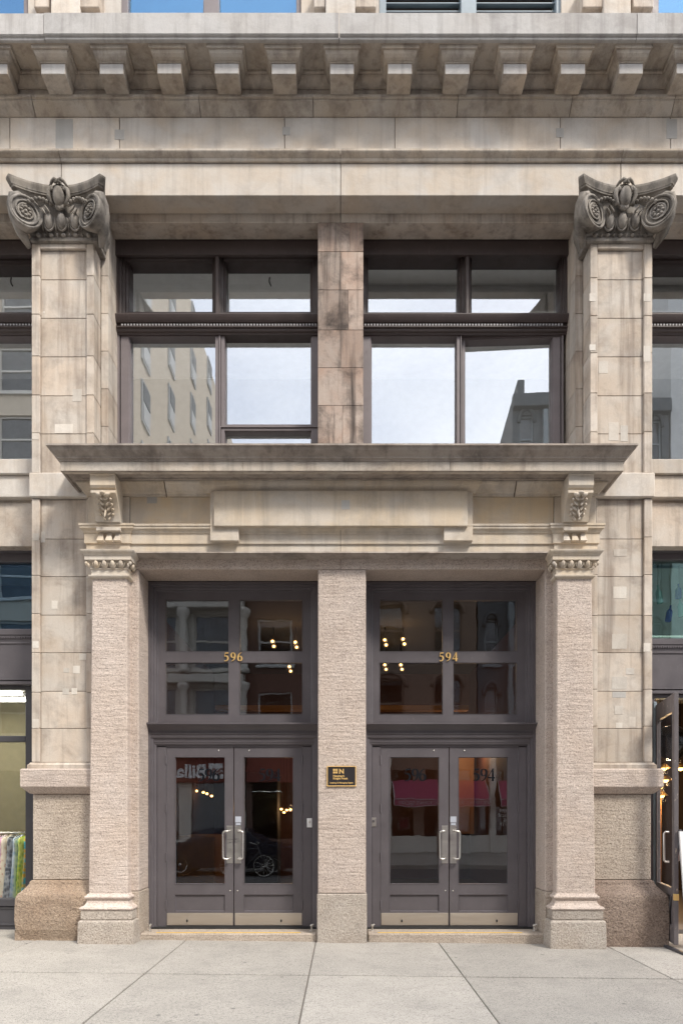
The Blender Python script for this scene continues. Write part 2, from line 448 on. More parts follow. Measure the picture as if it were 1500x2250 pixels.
def text_geo(s, size, depth, align='CENTER', bold=0.0):
    cu = bpy.data.curves.new('txt', 'FONT'); cu.body = s; cu.size = size; cu.extrude = depth; cu.align_x = align; cu.offset = bold
    cu.resolution_u = 3
    o = bpy.data.objects.new('txt', cu); COL.objects.link(o)
    dg = bpy.context.evaluated_depsgraph_get(); dg.update()
    me = bpy.data.meshes.new_from_object(o.evaluated_get(dg))
    vs = [v.co[:] for v in me.vertices]; fs = [tuple(p.vertices) for p in me.polygons]
    bpy.data.objects.remove(o); bpy.data.curves.remove(cu); bpy.data.meshes.remove(me)
    return vs, fs
def front(geo, x, y, z):          # text plane facing the street (-y)
    vs, fs = geo; return [(x + a, y - c, z + b2) for a, b2, c in vs], fs
def facing_us(geo, x, y, z):      # text plane on the far side of the street, facing +y
    vs, fs = geo; return [(x - a, y + c, z + b2) for a, b2, c in vs], fs

def stroke(pts, widths, depth, lift=0.0):
    """a pen stroke of changing width as a solid plate in the x-z plane, front at y=-depth"""
    P = [Vector(p) for p in pts]; n = len(P); L, Rr = [], []
    for i in range(n):
        t = (P[min(n - 1, i + 1)] - P[max(0, i - 1)]).normalized(); nn = Vector((-t.y, t.x)); w = widths[i] / 2
        L.append(P[i] + nn * w); Rr.append(P[i] - nn * w)
    vs = []
    for y in (-depth - lift, 0.0):
        vs += [(v.x, y, v.y) for v in L] + [(v.x, y, v.y) for v in Rr]
    fs = []; m = 2 * n
    for i in range(n - 1):
        fs += [(i, i + 1, n + i + 1, n + i), (m + i, m + n + i, m + n + i + 1, m + i + 1), (i, m + i, m + i + 1, i + 1), (n + i, n + i + 1, m + n + i + 1, m + n + i)]
    fs += [(0, n, m + n, m), (n - 1, m + n - 1, m + 2 * n - 1, 2 * n - 1)]
    return vs, fs
def arc(cx, cy, rx, ry, a0, a1, n=14):
    return [(cx + rx * math.cos(R(a0 + (a1 - a0) * i / n)), cy + ry * math.sin(R(a0 + (a1 - a0) * i / n))) for i in range(n + 1)]
def digit_geo(ch, h, depth):
    """old-style serif numerals, unit height 1"""
    S = []
    if ch in '96':
        ring = arc(0.29, 0.69, 0.215, 0.275, 90, 450, 24)
        S.append((ring, [0.05 + 0.13 * abs(math.cos(R(90 + 15 * i))) for i in range(25)]))
        tail = [(0.505, 0.70), (0.505, 0.55), (0.47, 0.36), (0.39, 0.20), (0.27, 0.08), (0.10, 0.0)]
        S.append((tail, [0.17, 0.17, 0.15, 0.11, 0.07, 0.03]))
    elif ch == '5':
        S.append(([(0.16, 0.94), (0.35, 0.94), (0.53, 0.96)], [0.12, 0.13, 0.10]))
        S.append(([(0.17, 0.97), (0.13, 0.78), (0.09, 0.55)], [0.06, 0.05, 0.05]))
        S.append(([(0.09, 0.55), (0.22, 0.60), (0.36, 0.57), (0.46, 0.46), (0.48, 0.31), (0.43, 0.16), (0.31, 0.05), (0.17, 0.02), (0.06, 0.06)],
                  [0.04, 0.09, 0.14, 0.17, 0.17, 0.14, 0.09, 0.06, 0.11]))
    elif ch == '4':
        S.append(([(0.40, 0.98), (0.22, 0.64), (0.02, 0.29)], [0.06, 0.05, 0.05]))
        S.append(([(0.0, 0.275), (0.3, 0.275), (0.60, 0.275)], [0.10, 0.10, 0.10]))
        S.append(([(0.42, 1.0), (0.42, 0.5), (0.42, 0.0)], [0.13, 0.16, 0.17]))
    parts = []
    for k, (p, w) in enumerate(S):
        vs, fs = stroke(p, w, depth, 0.0004 * k)
        if ch == '6': vs = [(0.58 - a, b2, 1.0 - c) for a, b2, c in vs]
        parts.append(([(a * h, b2, c * h) for a, b2, c in vs], fs))
    return merge(parts)

def shift(geo, dx, dy, dz):
    vs, fs = geo; return [(a + dx, b2 + dy, c + dz) for a, b2, c in vs], fs

def wall_holes(name, x0, x1, z0, z1, y, depth, holes, mat, parent):
    """a wall face at y with real openings (x0,x1,z0,z1); reveals run 'depth' further"""
    xs = sorted({x0, x1, *[h[0] for h in holes], *[h[1] for h in holes]}); zs = sorted({z0, z1, *[h[2] for h in holes], *[h[3] for h in holes]})
    vs, fs = [], []
    def q(a, b2, c, d):
        k = len(vs); vs.extend([a, b2, c, d]); fs.append((k, k + 1, k + 2, k + 3))
    for i in range(len(xs) - 1):
        for j in range(len(zs) - 1):
            mx_, mz_ = (xs[i] + xs[i + 1]) / 2, (zs[j] + zs[j + 1]) / 2
            if any(h[0] < mx_ < h[1] and h[2] < mz_ < h[3] for h in holes): continue
            q((xs[i], y, zs[j]), (xs[i + 1], y, zs[j]), (xs[i + 1], y, zs[j + 1]), (xs[i], y, zs[j + 1]))
    yb = y + depth
    for a, b2, c, d in holes:
        q((a, y, c), (b2, y, c), (b2, yb, c), (a, yb, c)); q((a, y, d), (b2, y, d), (b2, yb, d), (a, yb, d))
        q((a, y, c), (a, y, d), (a, yb, d), (a, yb, c)); q((b2, y, c), (b2, y, d), (b2, yb, d), (b2, yb, c))
    return vs, fs

# ------------------------------------------------------------------ ground
SLOPE = -0.0105                       # the pavement falls a little to the right
sw = box('sidewalk', -16, 16, -4.52, 1.0, -0.5, -0.012, 'joint', None, 0)
sw.rotation_euler = (0, math.atan(-SLOPE), 0); tag(sw, kind='structure')
road = box('road', -80, 80, -13.0, -4.7, -0.9, -0.17, 'asphalt', None, 0); tag(road, kind='structure')
kerb = box('kerb', -80, 80, -4.69, -4.53, -0.6, -0.03, 'granite_grey', None, 0.02); tag(kerb, kind='structure')
sw2 = box('far_sidewalk', -80, 80, -20.3, -13.0, -0.6, -0.02, 'sidewalk', None, 0.02); tag(sw2, kind='structure')
gr = box('ground', -400, 400, -400, 60, -1.6, -0.95, 'asphalt', None, 0); tag(gr, kind='structure')
xj = [-15.5, -13.6, -11.7, -9.8, -7.8, -5.85, -3.9, -2.01, -0.337, 1.244, 3.37, 5.3, 7.2, 9.2, 11.2, 13.2, 15.5]
yj = [0.9, -1.83, -4.49]
for i in range(len(xj) - 1):
    for j in range(2):
        g = 0.022
        o = box('slab', xj[i] + 0.006, xj[i + 1] - 0.006, yj[j + 1] + g, yj[j] - g, -0.2, random.uniform(-0.002, 0.002), 'sidewalk', sw, 0.006)

# ------------------------------------------------------------------ the building
bld = empty('commercial_building', 'tan limestone commercial building with granite entrance portal and two pairs of grey doors', 'building')
WX = 7.6                                # half width that is built

# --- main entablature
ent = box('entablature', -WX, WX, 0.012, 0.9, 9.645, 10.66, 'mortar', bld, 0)
zA0, zA1 = 9.62, 10.035                 # architrave
def split_run(name, cuts, y0, y1, z0, z1, mat, parent, b=0.006, g=0.004):
    for i in range(len(cuts) - 1):
        box(name, cuts[i] + g, cuts[i + 1] - g, y0, y1, z0, z1, mat, parent, b)
split_run('architrave_stone', [-WX] + [X(p) for p in (135, 748, 1363)] + [WX], 0.0, 0.27, zA0, zA1, 'lime', ent)
# taenia moulding over the architrave
tp = [(-0.0, 10.04), (-0.022, 10.04), (-0.03, 10.055), (-0.03, 10.075), (-0.055, 10.09), (-0.075, 10.105), (-0.085, 10.12), (-0.085, 10.145), (-0.02, 10.155), (0.1, 10.155), (0.1, 10.04)]
for a, b2 in zip([-WX] + [X(p) for p in (135, 748, 1363)], [X(p) for p in (135, 748, 1363)] + [WX]):
    runx('taenia_moulding', a + 0.003, b2 - 0.003, tp, 'lime_cornice', ent)
split_run('frieze_stone', [-WX] + [X(p) for p in (-220, 22, 263, 625, 867, 1230, 1472)] + [WX], 0.0, 0.3, 10.158, 10.628, 'lime', ent)
for px_, py_, w_, h_ in ((263, 296, 21, 22), (629, 288, 17, 18), (1229, 292, 16, 20)):
    box('repair_patch', X(px_ - w_ / 2), X(px_ + w_ / 2), -0.0035, 0.02, Z(py_ + h_ / 2), Z(py_ - h_ / 2), 'patch_grey', ent, 0.001)
for px0, px1, py0, py1 in ((123, 161, 262, 338), (1463, 1486, 262, 305)):
    box('repair_patch', X(px0), X(px1), -0.003, 0.02, Z(py1), Z(py0), 'patch_grey', ent, 0.001)
# --- upper cornice with modillions
cor = box('cornice', -WX, WX, -0.09, 0.9, 10.79, 11.32, 'lime_cornice', bld, 0)
bedp = [(0.0, 10.63), (-0.012, 10.632), (-0.035, 10.65), (-0.10, 10.712), (-0.115, 10.722), (-0.115, 10.742), (-0.14, 10.748), (-0.14, 10.778), (-0.085, 10.785), (0.1, 10.785), (0.1, 10.63)]
bc = [-WX] + [X(p, -.1) for p in (-250, 72, 438, 688, 1005, 1255, 1480)] + [WX]
for a, b2 in zip(bc[:-1], bc[1:]): runx('bed_moulding', a + 0.004, b2 - 0.004, bedp, 'lime_cornice', cor)
# cove course between the modillions
runx('back_moulding', -WX, WX, [(-0.088, 10.885), (-0.105, 10.885), (-0.105, 10.90), (-0.12, 10.915), (-0.165, 10.965), (-0.175, 10.985), (-0.175, 11.0), (-0.19, 11.012), (-0.19, 11.036), (-0.05, 11.036), (-0.05, 10.885)], 'lime_cornice', cor)
box('soffit', -WX, WX, -0.485, 0.0, 11.038, 11.10, 'lime_cornice', cor, 0)
# modillion: block with its flaring cap
def modillion_mesh():
    w = 0.149
    a = cbox(-w, w, -0.378, -0.07, 10.775, 10.906, 0.006)
    lv = [(0.149, -0.376, 10.9065), (0.154, -0.384, 10.9075), (0.158, -0.388, 10.92), (0.172, -0.402, 10.922), (0.182, -0.42, 10.935), (0.198, -0.441, 10.96), (0.205, -0.450, 10.985), (0.207, -0.452, 10.995), (0.228, -0.468, 10.998), (0.230, -0.474, 11.037)]
    vs, fs = [], []
    for hw, y, z in lv: vs += [(-hw, y, z), (hw, y, z), (hw, -0.07, z), (-hw, -0.07, z)]
    for i in range(len(lv) - 1):
        for j in range(4):
            k = (j + 1) % 4; fs.append((4 * i + j, 4 * i + k, 4 * i + 4 + k, 4 * i + 4 + j))
    fs += [(0, 1, 2, 3), tuple(4 * (len(lv) - 1) + j for j in range(4))]
    return merge([a, (vs, fs)])
vs, fs = modillion_mesh(); m0 = None
for k in range(-10, 11):
    if m0 is None:
        m0 = pydata('modillion', vs, fs, 'lime_cornice', cor, (k * 0.711, 0, 0)); m0.data.materials.append(M['lime_pale_skylit'])
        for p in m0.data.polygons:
            if p.normal.y < -0.95 and p.center.z < 10.91: p.material_index = 1      # front face paler and cooler: sky light painted into the colour
    else:
        mo = link('modillion', m0.data, None, cor, (k * 0.711 + random.uniform(-.006, .006), random.uniform(-.006, .002), 0))
        mo.scale = (random.uniform(.98, 1.02), 1, 1)
fc = [-WX, X(-330, -.5), X(100, -.5), X(745, -.5), X(1395, -.5), WX]
for i, (a, b2) in enumerate(zip(fc[:-1], fc[1:])):
    dy = random.uniform(-0.006, 0.006)
    runx('gutter_stone', a + 0.004, b2 - 0.004, [(-0.47, 11.0385), (-0.515 + dy, 11.0385), (-0.52 + dy, 11.045), (-0.52 + dy, 11.065), (-0.535 + dy, 11.072), (-0.545 + dy, 11.085), (-0.548 + dy, 11.33), (-0.535 + dy, 11.345), (0.3, 11.40), (0.3, 11.11), (-0.47, 11.105)], 'lime_pale_skylit', cor)

# --- second beam behind the architrave, over the windows
split_run('lintel_stone', [-WX] + [X(p, .27) for p in (748,)] + [WX], 0.275, 0.545, 9.51, 9.66, 'lime_pier', ent)

# --- piers with panels and Ionic capitals
PXL, PXR = 3.197, 3.995                # |x| of the pier's edges
def zrow(pys, d=0.0): return [Z(p, d) for p in pys]
def pier(s):
    def bx(name, xa, xb, y0, y1, z0, z1, mat, b=0.006): return box(name, s * xa, s * xb, y0, y1, z0, z1, mat, P, b)
    P = box('pier', s * (PXL + .012), s * (PXR - .012), 0.05, 0.95, 0.0, 9.03, 'mortar', bld, 0)
    # inner return beside the windows, in courses
    for xa, xb in ((3.10, PXL - 0.001), (PXR + 0.001, 4.09)):
        zs = [0.1, 1.2] + [2.3 + 0.5 * k for k in range(14)] + [9.508]
        for a, b2 in zip(zs[:-1], zs[1:]): bx('return_stone', xa, xb, 0.272, 0.94, a + 0.002, b2 - 0.002, 'lime_pier', 0.004)
    for zone, (zb, zt, rows) in enumerate(((6.045, 8.935, (610, 695, 780, 866, 950)), (2.315, 5.715, (1182, 1265, 1350, 1433, 1518, 1600)))):
        zs = [zt] + zrow(rows) + [zb]
        for a, b2 in zip(zs[:-1], zs[1:]):
            bx('panel_stone', 3.292, 3.888, 0.036, 0.3, b2 + 0.003, a - 0.003, 'lime_pier', 0.004)
        zs2 = [zt if zone else 9.0] + [z + random.uniform(-.02, .03) for z in zrow(rows)] + [zb]
        for xa, xb in ((PXL, 3.290), (3.890, PXR)):
            for a, b2 in zip(zs2[:-1], zs2[1:]):
                bx('stile_stone', xa, xb, 0.0, 0.268, b2 + 0.002, a - 0.002, 'lime_pier', 0.006)
    bx('panel_head', 3.293, 3.887, 0.001, 0.26, 8.938, 9.0, 'lime_pier', 0.005)
    bx('band_course', 3.17, 4.018, -0.03, 0.30, 5.722, 6.038, 'lime', 0.012)
    # foot of the panel, then the granite pedestal
    path = [(s * PXR, 0.3), (s * PXR, 0.0), (s * PXL, 0.0), (s * PXL, 0.3)]
    if s > 0: path = path[::-1]
    sweep('panel_foot', path, [(0.0, 2.312), (0.012, 2.31), (0.03, 2.285), (0.04, 2.28), (0.04, 2.232), (-0.2, 2.232), (-0.2, 2.312)], 'lime_pier', P)
    gm = 'granite_tan'
    sweep('pedestal_cap', path, [(-0.25, 2.228), (0.085, 2.228), (0.10, 2.213), (0.10, 2.0), (0.095, 1.99), (0.02, 1.915), (-0.02, 1.905), (-0.25, 1.905)], 'granite', P)
    bx('pedestal_die', 3.15, 3.982, 0.004, 0.4, 0.80, 1.903, gm, 0.01)
    bm_ = 'granite_orange' if s < 0 else 'granite_brown'
    bp = [(-0.3, 0.797), (0.0, 0.797), (0.02, 0.78), (0.03, 0.74), (0.06, 0.70), (0.10, 0.655), (0.125, 0.63), (0.14, 0.60), (0.15, 0.55), (0.155, 0.30)]
    if s < 0: bp += [(0.145, 0.18), (0.11, 0.06), (0.10, -0.2), (-0.3, -0.2)]
    else: bp += [(0.15, 0.02), (0.15, -0.2), (-0.3, -0.2)]
    o = sweep('base_stone', path, bp, bm_, P)
    o2 = o.modifiers.new('round', 'BEVEL'); o2.width = 0.012; o2.segments = 2; o2.limit_method = 'ANGLE'
    if s < 0:
        vs_, fs_ = cbox(-4.15, -4.06, -0.13, 0.2, -0.2, 0.17, 0.0)
        vs_ = [(x + (0.05 if z > 0 and x > -4.1 else 0) * 0 - (0.0), y, z - (0.10 if (x > -4.1 and z > 0) else 0)) for x, y, z in vs_]
        pydata('broken_corner', vs_, fs_, 'granite_orange', P)
    return P
pl = pier(-1); pr = pier(1)
# pale mortar repairs on the piers (photo pixels -> the pier's own face)
def patches(P, lst, d=0.0, mat='patch'):
    for k, (a, b2, c, e) in enumerate(lst):
        box('repair_patch', X(a, d), X(b2, d), d - 0.0022 - 0.0003 * (k % 4), d + 0.01, Z(e, d), Z(c, d), mat, P, 0.0008)
patches(pl, [(160, 180, 855, 882), (121, 160, 932, 952), (114, 127, 1320, 1338), (175, 190, 1436, 1450), (140, 153, 1468, 1478), (161, 176, 1463, 1480), (138, 152, 1513, 1526), (158, 170, 1512, 1526), (95, 99, 684, 688), (90, 100, 1168, 1192)], 0.036)
patches(pl, [(72, 86, 1409, 1424), (72, 86, 1172, 1188), (72, 86, 1580, 1600), (71, 86, 952, 966)], 0.0)
patches(pr, [(1314, 1334, 794, 820), (1336, 1358, 928, 968), (1362, 1378, 935, 970), (1347, 1376, 1207, 1222), (1346, 1375, 1289, 1315), (1343, 1376, 1393, 1426), (1343, 1376, 1487, 1514), (1349, 1367, 1551, 1570), (1381, 1395, 1575, 1597), (1352, 1366, 1588, 1600), (1374, 1392, 1468, 1482)], 0.036)
patches(pr, [(1344, 1374, 1520, 1533)], 0.036, 'patch_grey')
patches(pr, [(1413, 1428, 1413, 1432), (1413, 1428, 645, 662), (1294, 1307, 645, 662), (1294, 1307, 757, 770), (1413, 1428, 760, 795)], 0.0)

# --- Ionic capitals
def ionic(s):
    cx_, z0 = s * 3.565, 9.0
    def T(geo): return shift(geo, cx_, 0, z0)
    pathc = [(-0.405, 0.26), (-0.405, -0.005), (0.405, -0.005), (0.405, 0.26)]
    vs_, fs_ = T(sweep_geo(pathc, [(-0.2, 0.0), (0.012, 0.0), (0.03, 0.01), (0.03, 0.05), (0.012, 0.06), (0.02, 0.075), (0.035, 0.09), (0.05, 0.14), (0.085, 0.22), (0.10, 0.30), (0.09, 0.40), (0.09, 0.50), (-0.2, 0.50)]))
    C_ = pydata('pier_capital', vs_, fs_, 'lime_soot', bld); C_['label'] = 'grey soot-stained Ionic capital with scroll volutes'
    # abacus, its sides hollowed
    plan = []
    for i in range(13):
        t = i / 12 * 2 - 1; plan.append((0.57 * t, -0.335 + 0.165 * (1 - t * t) ** 1.0))
    side = [(0.622, -0.285)] + [(0.622 - 0.14 * math.sin(math.pi / 2 * k / 6), -0.285 + 0.545 * k / 6) for k in range(1, 7)]
    plan = plan + side + [(-x, y) for x, y in reversed(side)]
    lv = [(0.40, 0.70), (0.44, 0.78), (0.472, 0.86), (0.482, 0.88), (0.484, 0.925), (0.503, 0.935), (0.505, 0.95), (0.515, 0.955), (0.548, 0.985), (0.568, 1.0), (0.592, 1.0), (0.60, 0.985)]
    vs_, fs_ = [], []; m = len(plan)
    for z, q in lv: vs_ += [(x * q, (y - 0.26) * q + 0.26, z) for x, y in plan]
    for i in range(len(lv) - 1):
        for j in range(m):
            k = (j + 1) % m; fs_.append((i * m + j, i * m + k, (i + 1) * m + k, (i + 1) * m + j))
    fs_ += [tuple(range(m)), tuple((len(lv) - 1) * m + j for j in range(m))]
    pydata('abacus', *T((vs_, fs_)), 'lime_soot', C_)
    for e in (-1, 1):
        c = Vector((e * 0.40, -0.225, 0.215)); n = Vector((-e * math.sin(R(33)), -math.cos(R(33)), 0.03)).normalized()
        ax = axis_to(c, n)
        # scroll: a dished disc whose raised rim winds inward, on a tapering trunk that dies into the pier
        disc = lathe_geo([(0.10, -0.22), (0.15, -0.16), (0.18, -0.08), (0.195, -0.03), (0.202, 0.0), (0.199, 0.016), (0.186, 0.022), (0.176, 0.004), (0.14, -0.006), (0.0005, -0.006)], 28, ax)
        sp = []
        for i in range(52):
            a = -e * i / 51 * 1.45 * 2 * math.pi; r = 0.188 - 0.085 * (i / 51)
            sp.append(ax @ Vector((r * math.cos(a + 1.57), r * math.sin(a + 1.57), 0.010)))
        spg = tube_geo(sp, [0.016 - 0.007 * i / 51 for i in range(52)], 6)
        # curl that carries the band up to the abacus corner
        horn = tube_geo([c + Vector((e * 0.02, 0.06, 0.20)), c + Vector((e * 0.09, -0.0, 0.205)), c + Vector((e * 0.15, -0.03, 0.17)), c + Vector((e * 0.17, 0.0, 0.10)), c + Vector((e * 0.16, 0.05, 0.0)), c + Vector((e * 0.12, 0.14, -0.14)), c + Vector((e * 0.06, 0.24, -0.26))], [0.03, 0.045, 0.055, 0.065, 0.075, 0.07, 0.03], 8)
        vs_, fs_ = T(merge([disc, spg, horn])); pydata('volute', vs_, fs_, 'lime_soot', C_, smooth=True)
        ros = [lathe_geo([(0.098, -0.003), (0.1, 0.012), (0.085, 0.014), (0.08, 0.004), (0.0005, 0.003)], 20, ax)]
        pet = []
        for k in range(8):
            a = k * math.pi / 4; pc = ax @ Vector((0.053 * math.cos(a), 0.053 * math.sin(a), 0.008))
            pet.append((pc, (0.023, 0.023, 0.02)))
        pet.append((ax @ Vector((0, 0, 0.012)), (0.02, 0.02, 0.022)))
        ros.append(blob_geo(pet, 8, 5))
        pydata('rosette', *T(merge(ros)), 'lime_soot', C_, smooth=True)
        hs = []
        for k in range(7):
            t = k / 6; hs.append(((e * (0.11 + 0.25 * t), -0.17 - 0.07 * t, 0.355 + 0.05 * math.sin(t * 3.3) - 0.02 * t), (0.026 - 0.008 * abs(t - .4), 0.03, 0.022), (0, e * 25, 0)))
        hs += [((e * 0.16, -0.17, 0.30), (0.012, 0.02, 0.06), (0, e * 35, 0)), ((e * 0.20, -0.17, 0.27), (0.012, 0.02, 0.05), (0, e * 30, 0))]
        vs_, fs_ = T(blob_geo(hs, 8, 6)); pydata('husk_swag', vs_, fs_, 'lime_soot', C_, smooth=True)
    for k in (-1, 0, 1):
        xk = k * 0.165
        g1 = blob_geo([((xk, -0.10, 0.205), (0.056, 0.055, 0.095), (14, 0, 0))], 12, 8)
        rim = tube_geo([(xk + 0.066 * math.cos(a), -0.115 - 0.02 * math.sin(a) * 0 + 0.035 * (1 - math.sin(a)) * 0.5, 0.20 + 0.10 * math.sin(a)) for a in [math.pi * (0.86 + 1.28 * q / 12) for q in range(13)]], 0.012, 6)
        pydata('egg', *T(merge([g1, rim])), 'lime_soot', C_, smooth=True)
    for k in (-1.5, -0.5, 0.5, 1.5):
        blobs('dart', [((cx_ + k * 0.165, -0.09, z0 + 0.17), (0.012, 0.03, 0.075), (14, 0, 0))], 'lime_soot', C_, 6, 5)
    bd = []
    for k in range(-4, 5):
        bd.append(((cx_ + k * 0.08, -0.035, z0 + 0.075), (0.034, 0.034, 0.028) if k % 2 == 0 else (0.014, 0.028, 0.024)))
    blobs('bead_course', bd, 'lime_soot', C_, 8, 6)
    # cartouche
    ca = [((0, -0.20, 0.43), (0.074, 0.062, 0.115), (8, 0, 0)), ((0, -0.165, 0.43), (0.10, 0.03, 0.14), (8, 0, 0)), ((0, -0.17, 0.33), (0.06, 0.03, 0.05)), ((0, -0.175, 0.305), (0.02, 0.03, 0.03)), ((0, -0.17, 0.55), (0.09, 0.05, 0.05))]
    cart = [blob_geo(ca, 12, 8)]
    for e in (-1, 1):
        cart.append(tube_geo([(e * 0.06, -0.17, 0.335), (e * 0.10, -0.19, 0.36), (e * 0.125, -0.20, 0.43), (e * 0.115, -0.21, 0.50), (e * 0.08, -0.215, 0.53), (e * 0.07, -0.215, 0.50), (e * 0.09, -0.215, 0.485)], [0.012, 0.02, 0.027, 0.028, 0.024, 0.02, 0.016], 7))
        cart.append(tube_geo([(e * 0.11, -0.20, 0.555), (e * 0.075, -0.22, 0.60), (e * 0.04, -0.235, 0.615), (e * 0.012, -0.235, 0.60), (e * 0.015, -0.235, 0.575), (e * 0.04, -0.235, 0.575)], [0.012, 0.02, 0.024, 0.022, 0.018, 0.014], 7))
    vs_, fs_ = T(merge(cart)); pydata('cartouche', vs_, fs_, 'lime_soot', C_, smooth=True)
    return C_
for s in (-1, 1): ionic(s)

# --- stone mullion between the two upper windows
mul = box('mullion_pier', -0.308, 0.273, 0.29, 0.93, 6.0, 9.505, 'mortar', bld, 0)
mz = [9.508] + [Z(p, .27) for p in (553, 637, 725, 808, 891)] + [6.0]
sp_ = [768, 748, 765, 748, None, 752]
for i in range(6):
    cuts = [-0.32, 0.284] if sp_[i] is None else [-0.32, X(sp_[i], .27), 0.284]
    for a, b2 in zip(cuts[:-1], cuts[1:]):
        box('mullion_stone', a + 0.0015, b2 - 0.0015, 0.27, 0.5, mz[i + 1] + 0.002, mz[i] - 0.002, 'lime_mull', mul, 0.003)

# --- upper windows
GY = 0.76
STEP = [(0, 0.60), (0.2, 0.60), (0.22, 0.64), (0.42, 0.645), (0.45, 0.68), (0.7, 0.685), (0.74, 0.72), (0.96, 0.73), (1, 0.745), (1, 0.93), (0, 0.93)]
SASH = [(0, 0.64), (0.16, 0.64), (0.18, 0.70), (0.24, 0.70), (0.26, 0.655), (0.9, 0.655), (1, 0.69), (1, 0.80), (0, 0.80)]
def light(P, outer, inner, prof, mat, gmat='glass_up', rot=None, gy=GY):
    f = pframe('sash', outer, inner, prof, mat, P)
    ix0, ix1, iz0, iz1 = inner
    g_ = box('pane', ix0 - 0.01, ix1 + 0.01, gy, gy + 0.006, iz0 - 0.01, iz1 + 0.01, gmat, P, 0)
    if rot:
        px_, ang = rot
        mt = Matrix.Translation((px_, 0.70, 0)) @ Matrix.Rotation(ang, 4, 'Z') @ Matrix.Translation((-px_, -0.70, 0))
        f.matrix_local = mt; g_.matrix_local = mt
    return f
def rect(px0, px1, py0, py1, d): return (X(px0, d), X(px1, d), Z(py1, min(d, .745)), Z(py0, d))
ZT0, ZT1 = 8.50, 9.40
def upper_window(xa, xb, tops, lows, name='window'):
    """xa, xb: opening; tops/lows: inner rects of the lights"""
    Wd = box(name, xa, xb, 0.55, 0.60, 9.31, 9.508, 'paint_brown', bld, 0.004)
    # moulded transom bar and its little dentils
    runx('transom_bar', xa, xb, [(0.80, 8.270), (0.63, 8.270), (0.625, 8.288), (0.605, 8.299), (0.60, 8.313), (0.60, 8.331), (0.575, 8.342), (0.575, 8.353), (0.61, 8.356), (0.61, 8.400), (0.575, 8.403), (0.56, 8.425), (0.545, 8.457), (0.535, 8.486), (0.535, 8.497), (0.80, 8.508)], 'paint_brown', Wd)
    n = int((xb - xa - 0.12) / 0.042); dl = []
    for k in range(n):
        x = xa + 0.06 + (k + 0.5) * (xb - xa - 0.12) / n
        dl.append((x - 0.011, x + 0.011, 0.585, 0.62, 8.366, 8.392))
    dd = boxes('dentil_course', dl, 'dentil', Wd, 0.0); dd['kind'] = 'stuff'
    tm = [xa] + [(a[1] + b2[0]) / 2 for a, b2 in zip(tops[:-1], tops[1:])] + [xb]
    for i, r in enumerate(tops): light(Wd, (tm[i], tm[i + 1], ZT0 + 0.012, ZT1 + 0.004), r, STEP, 'paint_brown', gy=0.885)
    for a in tm[1:-1]:
        runz = cbox(a - 0.028, a + 0.028, 0.575, 0.63, ZT0 + 0.016, ZT1 - 0.002, 0.012); pydata('mullion', *runz, 'paint_brown', Wd)
    return Wd
zt0, zt1 = Z(687, .745) - 0.06, Z(595, .75)
# left of the middle
wA = upper_window(-3.10, -0.28, [rect(290, 470, 593, 686, .86), rect(500, 682, 593, 686, .86)], None)
xm = X(486, .75)
light(wA, (-3.10, xm, 6.05, 8.275), (X(290, .75), X(475, .75), 6.2, Z(750, .75)), SASH, 'paint_sash')
light(wA, (xm, -0.28, Z(947, .75), 8.29), rect(497, 683, 747, 940, .75), SASH, 'paint_sash')
light(wA, (xm, -0.28, 6.05, Z(947, .75)), (X(497, .75), X(683, .75), 6.2, Z(955, .75)), SASH, 'paint_sash')
# right of the middle, one sash ajar
wB = upper_window(0.24, 3.10, [rect(808, 1005, 582, 687, .86), rect(1032, 1224, 582, 688, .86)], None)
xm = X(1010, .75)
light(wB, (0.24, xm, 6.05, 8.29), (X(816, .75), X(1000, .75), 6.2, Z(750, .75)), SASH, 'paint_sash')
light(wB, (xm, 3.06, 6.10, 8.268), (X(1021, .75), X(1208, .75), 6.24, Z(752, .75)), SASH, 'paint_sash', rot=(3.0, R(-2.2)))
# side bays
for s in (-1, 1):
    a, b2 = (-6.91, -4.09) if s < 0 else (4.09, 6.91)
    c = (a + b2) / 2
    wS = upper_window(a, b2, [(a + 0.17, c - 0.095, zt0 + .06, zt1 + .05), (c + 0.095, b2 - 0.17, zt0 + .06, zt1 + .05)], None)
    light(wS, (a, c, 6.30, 8.29), (a + 0.17, c - 0.07, 6.42, Z(750, .75)), SASH, 'paint_sash')
    light(wS, (c, b2, 6.30, 8.29), (c + 0.07, b2 - 0.17, 6.42, Z(750, .75)), SASH, 'paint_sash')
    # stone sill, spandrel and lintel of the side bay
    sp = box('spandrel', min(a, b2), max(a, b2), 0.47, 0.9, 5.28, 6.30, 'lime_pier', bld, 0)
    box('sill_stone', a, b2, 0.33, 0.8, 6.20, 6.40, 'lime', sp, 0.01)
    box('apron_stone', a, b2, 0.37, 0.6, 5.905, 6.196, 'lime', sp, 0.008)
    box('lintel_stone', a, b2, 0.44, 0.6, 5.27, 5.86, 'lime_pier', sp, 0.006)
    # further pier, beyond the picture's edge
    e = s * 7.25
    box('outer_pier', e - 0.34 if s > 0 else e - 0.35, e + 0.35 if s > 0 else e + 0.34, 0.0, 0.9, 0.0, 9.60, 'lime_pier', bld, 0.01)

